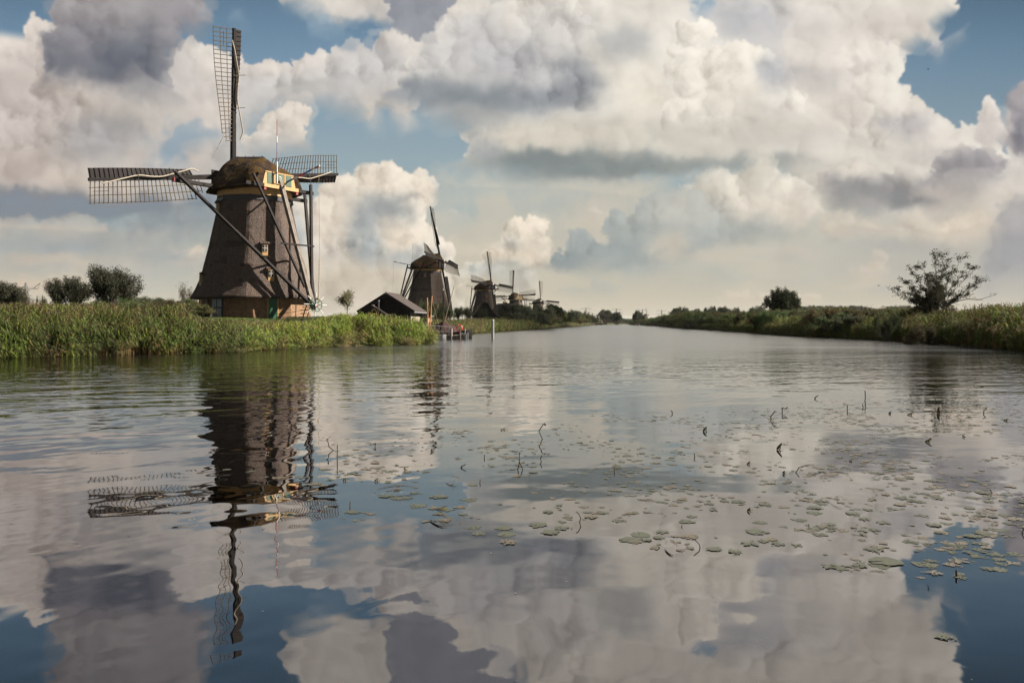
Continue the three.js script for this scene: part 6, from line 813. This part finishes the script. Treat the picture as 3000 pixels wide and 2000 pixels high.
{ // shrubs grown together along both banks, beyond counting
  const mk = (name, label, rows) => { const root = thing(name, label, 'shrubs', null, null, 'stuff'); ['bush', 'brown', 'greybush'].forEach((k, n) => { const mine = rows.filter((_, i) => i % 3 === n); for (const [part, m] of [['crown', leafMat], ['wood', barkMat]]) { const im = new THREE.InstancedMesh(KIND[k][part], m, mine.length); im.name = part === 'crown' ? 'crowns' : 'stems'; im.userData.kind = 'stuff'; mine.forEach(([x, z, h, w], i) => { dummy.position.set(x, landY(x, z) - 0.1, -z); dummy.rotation.set(0, i * 2.3, 0); dummy.scale.set(w, h / KH[k], w); dummy.updateMatrix(); im.setMatrixAt(i, dummy.matrix); if (part === 'crown') im.setColorAt(i, tint.setRGB(rr(0.95, 1.7), rr(1.0, 1.6), rr(0.7, 1.1))); }); root.add(im); } }); };
  const right = [], left = [], l2 = [];
  along(RIGHT, 66, 900, 1, (x, z, tx, tz) => { const step = mixn(0.42, 0.2, sstep(80, 500, z)); if (rnd() > step) return; const d = rr(1.5, 9), X = x + tz * d, Z = z - tx * d, px = MIDDLE + X / Z * FOCAL, top = px > 2000 ? 702 : px > 1600 ? mixn(717, 705, sstep(1600, 2000, px)) : mixn(734, 717, sstep(1460, 1600, px)), h = (EYE + (HORIZON - top) / FOCAL * Z - landY(X, Z)) * rr(0.72, 1.08); right.push([X, Z, Math.max(1.2, h), rr(0.7, 1.2) * mixn(0.8, 1.7, sstep(100, 500, z))]); });
  along(LEFT, 210, 900, 1, (x, z, tx, tz) => { if (rnd() > 0.16) return; const d = rr(2, 14), X = x - tz * d, Z = z + tx * d, px = MIDDLE + X / Z * FOCAL, top = px < 1300 ? 716 : mixn(716, 730, sstep(1300, 1372, px)); left.push([X, Z, Math.max(1.5, (EYE + (HORIZON - top) / FOCAL * Z - landY(X, Z)) * rr(0.6, 1.05)), rr(1, 1.8)]); });
  for (let i = 0; i < 26; i++) { const px = rr(250, 425), z = rr(62, 74), X = (px - MIDDLE) / FOCAL * z; l2.push([X, z, Math.max(0.7, (EYE + (HORIZON - mixn(680, 692, rnd()) - sstep(380, 430, px) * 14) / FOCAL * z - landY(X, z)) * rr(0.8, 1)), rr(0.4, 0.7)]); } for (let i = 0; i < 16; i++) { const px = rr(-40, 250), z = rr(60, 74), X = (px - MIDDLE) / FOCAL * z; l2.push([X, z, Math.max(0.7, (EYE + (HORIZON - rr(688, 700)) / FOCAL * z - landY(X, z)) * rr(0.8, 1)), rr(0.4, 0.7)]); }
  mk('shrub_belt', 'mixed green and brown shrubs grown together along the right bank behind the reeds', right); mk('shrub_belt', 'grey green willow scrub along the left bank past the fifth windmill', left); mk('shrub_belt', 'olive scrub on the low mound left of the largest windmill', l2);
}
{ // far woods that read as one mass
  const g = KIND.grove, mk = (list, name, label) => { const root = thing(name, label, 'wood', null, null, 'stuff'); for (const [k, m] of [['crown', leafMat], ['wood', barkMat]]) { const im = new THREE.InstancedMesh(g[k], m, list.length); im.name = k === 'crown' ? 'crowns' : 'trunks'; im.userData.kind = 'stuff'; list.forEach(([px, top, z, w], i) => { const p = at(px, 742, z); p.y = 0.5; const h = EYE + (HORIZON - top) / FOCAL * z - 0.5; dummy.position.copy(p); dummy.rotation.set(0, i * 1.7, 0); dummy.scale.set(w, h / 11, w); dummy.updateMatrix(); im.setMatrixAt(i, dummy.matrix); }); im.castShadow = im.receiveShadow = true; root.add(im); } };
  const a = []; for (let px = 1826; px < 2110; px += 5) a.push([px + rr(-2, 2), 704 + rr(-2.5, 3) + (px > 1990 && px < 2040 ? 6 : 0), 1150 + rr(-60, 60), 1.3]); mk(a, 'far_wood', 'long dark wood on the horizon behind the right bank reeds');
  const b = []; for (let px = 1425; px < 1480; px += 5) b.push([px, 733 + rr(-2, 2), 1600, 1]); for (let px = 1290; px < 1440; px += 6) b.push([px, 733 + rr(-3, 2), 1350 + rr(-50, 50), 1]); for (let px = 1640; px < 1830; px += 6) b.push([px, 726 + rr(-3, 3), 900 + rr(-40, 40), 1.1]); for (let px = -60; px < 480; px += 7) b.push([px, 712 + rr(-5, 5), 520 + rr(-30, 30), 0.8]); for (let px = 2100; px < 2420; px += 7) b.push([px, 722 + rr(-4, 4), 700 + rr(-40, 40), 1]); mk(b, 'far_wood', 'low pale tree line along the horizon at the end of the canal');
}
// ---------------------------------------------------------------- water lilies and dead stems
const padMat = paintMat([0.036, 0.039, 0.028], 0.3, 0.45, 0.35, 7, 7, 70, 0.001), padBrown = paintMat([0.05, 0.042, 0.031], 0.4, 0.6, 0.3, 9, 9, 71, 0.002), veinMat = paintMat([0.07, 0.076, 0.05], 0.15, 0.5, 0.3, 6, 6, 72, 0);
function padGeo(s, ragged, bite) {   // round leaf with a notch, wavy and gnawed
  const n = 40, R = [0.3, 0.62, 0.86, 1], pos = [], H = (k) => hash2(k, s, 81), f = (an) => { let r = 1 + 0.05 * Math.sin(an * 3 + s) + 0.04 * Math.sin(an * 7 + s * 2); r -= ragged * Math.pow(vnoise(Math.cos(an) * 3 + s * 5, Math.sin(an) * 3 + 9, s), 2) * 1.1; return r * (bite && an > 1.2 && an < 3.1 ? 0.5 + 0.4 * H(Math.floor(an * 5)) : 1); };
  const pt = (i, j) => { const an = 0.13 + (6.283 - 0.26) * i / n, r = R[j] * f(an); return V(Math.cos(an) * r, 0.006 + 0.018 * Math.pow(R[j], 2) * (vnoise(Math.cos(an) * 1.5 + s, Math.sin(an) * 1.5, s + 4) - 0.25) * 2 + (j === 3 ? 0.008 * Math.sin(an * 11 + s) : 0), Math.sin(an) * r * 0.9); }, c = V(0.02, 0.004, 0), t = (...v) => v.forEach((q) => pos.push(q.x, q.y, q.z));
  for (let i = 0; i < n; i++) { t(c, pt(i + 1, 0), pt(i, 0)); for (let j = 0; j < 3; j++) { if (ragged > 0.3 && hash2(i >> 1, j + s * 9, 3) < ragged * 0.28) continue; t(pt(i, j), pt(i + 1, j), pt(i + 1, j + 1)); t(pt(i, j), pt(i + 1, j + 1), pt(i, j + 1)); } }
  const g = new THREE.BufferGeometry(); g.setAttribute('position', new THREE.Float32BufferAttribute(pos, 3)); g.computeVertexNormals(); return metreUV(g);
}
const PADS = [0, 1, 2, 3, 4, 5, 6, 7].map((i) => padGeo(i + 1, [0.08, 0.16, 0.42, 0.65, 0.85, 0.65, 0.35, 0.8][i], i === 3 || i === 5));
let padCount = 0;
const whereOn = (p) => { const px = MIDDLE + p.x / -p.z * FOCAL, py = HORIZON + EYE / -p.z * FOCAL; return [py < 985 ? 'farthest rows' : py < 1090 ? 'far rows' : py < 1190 ? 'middle rows' : py < 1265 ? 'near rows' : 'nearest rows', px < 900 ? 'beside the mill reflection' : px < 1150 ? 'left part of the field' : px < 1400 ? 'left of the middle' : px < 1650 ? 'in the middle' : px < 1850 ? 'right of the middle' : px < 2050 ? 'towards the right' : px < 2220 ? 'far to the right' : 'at the right edge']; };
const padShape = ['smooth round', 'wavy round', 'ragged', 'bitten crescent', 'torn', 'half eaten', 'scalloped', 'shredded'];
function pad(p, r, kind, brown, turn, label) { const g = thing('lily_pad', label || (r > 0.085 ? 'large ' : r > 0.06 ? 'middling ' : 'small ') + (brown ? 'brown ' : 'grey green ') + padShape[kind] + ' lily pad, ' + whereOn(p).join(', '), 'lily pad', V(p.x, 0.0015 + (padCount++ % 5) * 0.0012, p.z), label ? 'distinct lily pads' : 'lily pads scattered on the water'); g.rotation.y = turn; g.scale.set(r, r * 0.22, r); mesh('leaf', PADS[kind], brown ? padBrown : padMat, g); if (r > 0.11 && !brown && kind < 3) { const b = new MB(); for (let i = 0; i < 9; i++) { const a = 0.5 + i * 0.66; b.quad(V(0, 0.012, 0), V(Math.cos(a) * 0.8 + Math.sin(a) * 0.012, 0.019, Math.sin(a) * 0.72), V(Math.cos(a) * 0.8, 0.019, Math.sin(a) * 0.72), V(0.02, 0.012, 0.01)); } b.build('leaf_vein', veinMat, g); } return g; }
{
  const big = [[1163, 1227, 64, 0], [1157, 1213, 58, 1], [1235, 1206, 72, 2], [1291, 1212, 66, 3], [1265, 1223, 68, 2], [1471, 1228, 68, 0], [1449, 1240, 76, 1], [1519, 1222, 56, 5], [1513, 1235, 44, 2], [1167, 1245, 74, 5, 1], [1088, 1213, 60, 3], [1100, 1226, 54, 2],
    [1695, 1152, 52, 2], [1762, 1159, 56, 3], [1871, 1166, 56, 2], [1871, 1178, 60, 2], [1592, 1187, 46, 3], [1578, 1198, 56, 6], [1964, 1180, 62, 3], [1985, 1192, 52, 5], [1746, 1200, 50, 2], [1835, 1195, 56, 3], [1739, 1222, 80, 2], [1724, 1248, 82, 4], [1692, 1268, 60, 3], [1870, 1215, 60, 5], [1880, 1228, 62, 3], [2030, 1200, 62, 4], [2010, 1264, 82, 4], [2035, 1290, 104, 1], [2022, 1298, 84, 2], [2128, 1297, 90, 3], [2255, 1249, 66, 5], [2201, 1288, 78, 4, 1], [2146, 1206, 56, 2], [2086, 1244, 60, 3], [1930, 1304, 92, 4], [2205, 1326, 58, 5], [1905, 1302, 56, 4], [2142, 1316, 70, 4, 1], [2334, 1274, 66, 3], [2325, 1294, 66, 4, 1], [2070, 1144, 50, 2], [2154, 1144, 54, 5], [2260, 1132, 56, 2], [2232, 1143, 52, 2], [2120, 1185, 60, 4], [1830, 1253, 52, 4], [1790, 1250, 60, 3], [2170, 1462, 70, 3],
    [960, 1162, 66, 2], [916, 1144, 60, 6], [938, 1144, 50, 3], [1010, 1141, 62, 2], [890, 1139, 62, 3], [1076, 1148, 62, 3], [955, 1133, 52, 4]];
  const R = (px, py, w) => w / FOCAL * (EYE * FOCAL / (py - HORIZON)) / 2;
  big.forEach(([px, py, w, k, br], i) => pad(onWater(px, py), R(px, py, w) * 0.74, k, br, rr(0, 6.28), i === 5 ? 'broad whole lily pad with pale veins, rear one of the overlapping pair in the middle' : i === 6 ? 'broad whole lily pad, front one of the overlapping pair in the middle' : i === 29 ? 'largest lily pad, tilted up at its rear edge, at the right' : i === 9 ? 'brown withered crescent shaped lily pad nearest the lower middle' : i === 49 ? 'lone lily pad lowest in the dark blue reflection at right' : null));
  // the rest, thick towards the right
  const dens = (px, py) => { const lo = mixn(1235, 1335, sstep(1000, 2200, px)), up = px < 1500 ? mixn(985, 930, sstep(760, 1500, px)) : mixn(930, 896, sstep(1500, 2300, px)); let d = sstep(up - 4, up + 40, py) * (1 - sstep(lo - 40, lo, py)); d *= sstep(690, 840, px) * (0.55 + 0.45 * sstep(1300, 2000, px)); d *= sstep(0.36, 0.62, fbm(px / 130, py / 32, 3, 88)); return d; };
  let singles = big.length; const small = [];
  for (let i = 0; i < 9000; i++) {
    const px = rr(690, 2420), py = HORIZON + 1 / mixn(1 / 160, 1 / 600, rnd()), q = rnd() * 0.95; if (q > dens(px, py)) continue;
    const p = onWater(px, py), r = rr(0.018, 0.07) * (rnd() < 0.1 ? 1.25 : 1);
    if (singles < 290 && r / -p.z * FOCAL * 2 > 15) { pad(p, r, 2 + Math.floor(rnd() * 6), rnd() < 0.3, rr(0, 6.28)); singles++; } else small.push([p, r]);
  }
  for (const [px, py, w] of [[640, 1098, 40], [690, 1096, 50], [575, 1083, 36], [720, 1112, 44], [610, 1096, 30], [520, 1079, 24], [460, 1085, 26]]) small.push([onWater(px, py), R(px, py, w)]);
  const root = thing('small_lily_pads', 'many small torn pads and leaf scraps spread over the water at right', 'lily pads', null, null, 'stuff');
  for (let k = 2; k < 8; k++) { const mine = small.filter((_, i) => 2 + (i % 6) === k), im = new THREE.InstancedMesh(PADS[k], k % 3 ? padMat : padBrown, mine.length); im.name = 'pads'; im.userData.kind = 'stuff'; mine.forEach(([p, r], i) => { dummy.position.set(p.x, 0.0014 + (i % 4) * 0.0011, p.z); dummy.rotation.set(0, rr(0, 6.28), 0); dummy.scale.set(r, r * 0.22, r * rr(0.45, 1)); dummy.updateMatrix(); im.setMatrixAt(i, dummy.matrix); }); im.castShadow = im.receiveShadow = true; root.add(im); }
  // bits of foam and down on the open water in front
  const f = new THREE.CircleGeometry(0.007, 7); f.rotateX(-Math.PI / 2); const foam = new THREE.InstancedMesh(f, M.paleWood, 16); foam.name = 'floating_specks'; for (let i = 0; i < 16; i++) { const p = onWater(rr(0, 2352), rr(1180, 1600)); dummy.position.set(p.x, 0.004, p.z); dummy.rotation.set(0, rr(0, 6), 0); const k = rr(0.25, 0.8); dummy.scale.set(k * rr(0.8, 2), 1, k); dummy.updateMatrix(); foam.setMatrixAt(i, dummy.matrix); } scene.add(foam); tag(foam, 'tiny pale specks of foam drifting on the near water', 'foam', null, 'stuff');
}
// dead stems, twigs and curled leaves standing out of the water
const stemMat = paintMat([0.03, 0.024, 0.018], 0.4, 0.8, 0.3, 14, 3, 74, 0.001), curlMat = paintMat([0.055, 0.045, 0.016], 0.4, 0.75, 0.3, 9, 9, 75, 0.002);
{
  const px2m = (py) => EYE / (py - HORIZON);     // metres per unit of the picture on the water there
  const stem = (px, py, pts, r) => { const p = onWater(px, py), turns = pts.slice(2).filter((q, i) => (q[0] - pts[i + 1][0]) * (pts[i + 1][0] - pts[i][0]) < 0).length, label = (pts.length === 2 ? 'straight upright' : turns > 1 ? 'zigzag' : turns === 1 ? 'sharply bent' : 'curved') + (pts[pts.length - 1][1] > 18 ? ' tall' : ' short') + ' dead lily stem, ' + whereOn(p).join(', '), k = px2m(py), g = thing('dead_stem', label, 'stem', V(p.x, 0, p.z), 'dead lily stems in the water'); const c = pts.map(([x, y], i) => V(x * k, y * k, (hash2(i, px) - 0.5) * 6 * k)); const b = new MB(); for (let i = 0; i < c.length - 1; i++) b.rod(c[i], c[i + 1], r * k, r * k * 0.85, 6); b.build('stalk', stemMat, g); return g; };
  const list = [[1335, 1199, [[-4, -1], [-1, 10], [-6, 20], [-11, 24]]], [1604, 1257, [[6, -4], [2, 8], [-10, 20]]], [758, 1034, [[10, -2], [4, 4], [-2, 8], [-5, 20], [-9, 24], [-4, 27]]], [774, 1055, [[0, -6], [1, 34]]], [1244, 1008, [[3, -2], [-6, 18], [4, 34], [10, 31], [6, 37]]], [1062, 1074, [[6, -4], [-4, 2], [8, 8]]], [1192, 1078, [[-3, 0], [1, 18], [6, 8], [9, 0]]], [1193, 1053, [[0, -6], [0, 14], [3, 12]]], [1243, 1060, [[3, -4], [-2, 6], [2, 14]]], [1112, 1052, [[0, -5], [1, 8]]], [1772, 962, [[6, -8], [-2, 4], [8, 18], [12, 16]]], [1798, 948, [[0, -5], [-1, 12], [8, 9], [12, 13]]], [1988, 921, [[0, -2], [1, 8], [-1, 24]]], [1946, 942, [[0, -6], [1, 12]]], [1983, 936, [[1, -6], [-1, 8]]], [1828, 1085, [[8, -10], [0, 0], [9, 11]]], [2348, 1226, [[8, -6], [2, 2], [8, 14]]], [1872, 916, [[6, -4], [0, 2], [8, 8]]], [1539, 950, [[4, -7], [6, 4], [2, 8]]], [2260, 949, [[4, -6], [-2, 4], [8, 12], [-2, 13]]], [2197, 1324, [[0, -6], [0, 4], [1, 15]], 2.6], [2280, 1134, [[1, -2], [-3, 10]]], [1597, 1049, [[0, -4], [-2, 8]]], [1411, 1085, [[0, -4], [1, 8]]], [1102, 1110, [[0, -4], [1, 8]]], [803, 1166, [[0, -2], [1, 14]]], [1565, 1210, [[0, -4], [2, 4]]], [860, 1026, [[0, -4], [3, 8], [-4, 5]]], [1858, 1208, [[3, -4], [0, 4]]], [2214, 1003, [[4, 0], [-4, 2], [4, 6]]]];
  for (const [px, py, pts, r] of list) stem(px, py, pts, r || 1.2);
  const blade = (px, py, dx, dy, w, label) => { const a = onWater(px, py), b = onWater(px + dx, py + dy), g = thing('floating_reed_blade', label, 'reed blade', V(a.x, 0.012, a.z)), d = b.clone().sub(a), s = V(-d.z, 0, d.x).normalize().multiplyScalar(w * px2m(py)); const q = new MB(); for (let i = 0; i < 5; i++) { const u = i / 5, v = (i + 1) / 5, f = (t) => Math.sin(Math.PI * (0.15 + 0.83 * t)), y = (t) => 0.02 + 0.05 * Math.sin(Math.PI * t) * 0.6; const P = (t, k) => d.clone().multiplyScalar(t).addScaledVector(s, f(t) * k).setY(y(t)); q.quad(P(u, 1), P(u, -1), P(v, -1), P(v, 1)); q.quad(P(u, 1).add(V(0, -0.012, 0)), P(v, 1).add(V(0, -0.012, 0)), P(v, -1).add(V(0, -0.012, 0)), P(u, -1).add(V(0, -0.012, 0))); } q.build('blade', stemMat, g); };
  blade(865, 1130, 102, -4, 3.2, 'long dark reed blade floating among the pads at left middle'); blade(986, 1190, 52, 12, 3, 'dark curved blade floating left of the large lower pads'); blade(1024, 1104, 38, 3, 2, 'short dark blade floating on the blue reflection in the middle'); blade(1834, 1080, 60, -3, 3, 'dark arched blade beside the bent forked stem at right'); blade(1894, 1080, 40, 5, 1.6, 'thin pale tail of blade right of the dark arched one'); blade(1968, 972, 50, -1, 2, 'straight dark blade lying low under the reflected ash tree'); blade(1527, 1255, 32, 9, 2.8, 'short dark blade in front of the lower middle pads'); blade(1908, 1150, 44, 8, 1.4, 'thin brown blade lying in the pads at right');
  const curl = (px, py, w, h, label, tw) => { const p = onWater(px, py), k = px2m(py), g = thing('curled_leaf', label, 'dead leaf', V(p.x, 0, p.z)); const q = new MB(), n = 9; const P = (i, s) => { const t = i / n, a = t * 2.6 * tw, wd = w * 0.42 * Math.sin(Math.PI * (0.18 + 0.72 * t)); return V((-Math.cos(a) * w * 0.34 + s * wd * 0.45) * k, (h * (0.02 + t - 0.18 * t * t) + s * wd * 0.1) * k, (s * wd * 0.6 + Math.sin(a) * w * 0.2) * k); }; for (let i = 0; i < n; i++) q.quad(P(i, -1), P(i, 1), P(i + 1, 1), P(i + 1, -1)); q.build('leaf', curlMat, g); new MB().rod(V(-w * 0.1 * k, -4 * k, 0), V(w * 0.2 * k, h * 0.35 * k, 0), 1.2 * k, 1.0 * k, 6).build('stalk', stemMat, g); q.g.length = 0; const r = new MB(); r.quad(V(-w * 0.5 * k, 0.01, -w * 0.15 * k), V(w * 0.75 * k, 0.012, -w * 0.1 * k), V(w * 0.6 * k, h * 0.12 * k, w * 0.18 * k), V(-w * 0.35 * k, h * 0.16 * k, w * 0.15 * k)).build('leaf_rest', curlMat, g); };
  curl(1791, 1033, 14, 19, 'upright curled brown leaf standing like a hook right of the middle', 1); curl(1621, 991, 13, 13, 'dark crumpled leaf with a spiky top left of the hook shaped leaf', 0.8); curl(2133, 1015, 15, 11, 'dark crumpled leaf tuft in the pads at upper right', 1.2); curl(2158, 950, 9, 20, 'slim upright dead leaf in the reflection of the ash tree', 0.5); curl(2092, 953, 15, 8, 'broad crumpled dead leaf left of the slim upright one', 1.2); curl(1720, 1066, 9, 8, 'small twisted dead leaf below the spiky topped one', 1.1); curl(2312, 966, 12, 6, 'low folded dead leaf near the right edge', 1); curl(865, 1106, 12, 11, 'small dark curled leaf at the left of the lily field', 1); curl(792, 1105, 11, 10, 'dark knobbly dead leaf nearest the mill reflection', 0.9); curl(1156, 988, 14, 7, 'flat dark dead leaf far out in the middle', 1.1); curl(1722, 1174, 11, 10, 'pointed dead leaf among the pads right of the middle', 0.7); curl(1012, 1170, 24, 9, 'broad torn dead leaf by the floating blades at left middle', 1.2); curl(1802, 1088, 8, 9, 'small swan necked dead leaf left of the forked stem', 0.6); curl(931, 1080, 8, 9, 'small yellow brown pointed leaf above the left pads', 0.6); curl(2045, 950, 7, 7, 'tiny dark dead leaf under the ash reflection', 0.9); curl(1955, 1060, 8, 5, 'small flat dark leaf with a thin stalk in the middle of the pads', 0.9);
}
scene.fog = new THREE.FogExp2(new THREE.Color(0.78, 0.8, 0.8), 0.00002);      // thin haze over the polder
scene.traverse((o) => { if (o.isMesh) { o.castShadow = true; o.receiveShadow = true; } });
renderer.render(scene, camera);
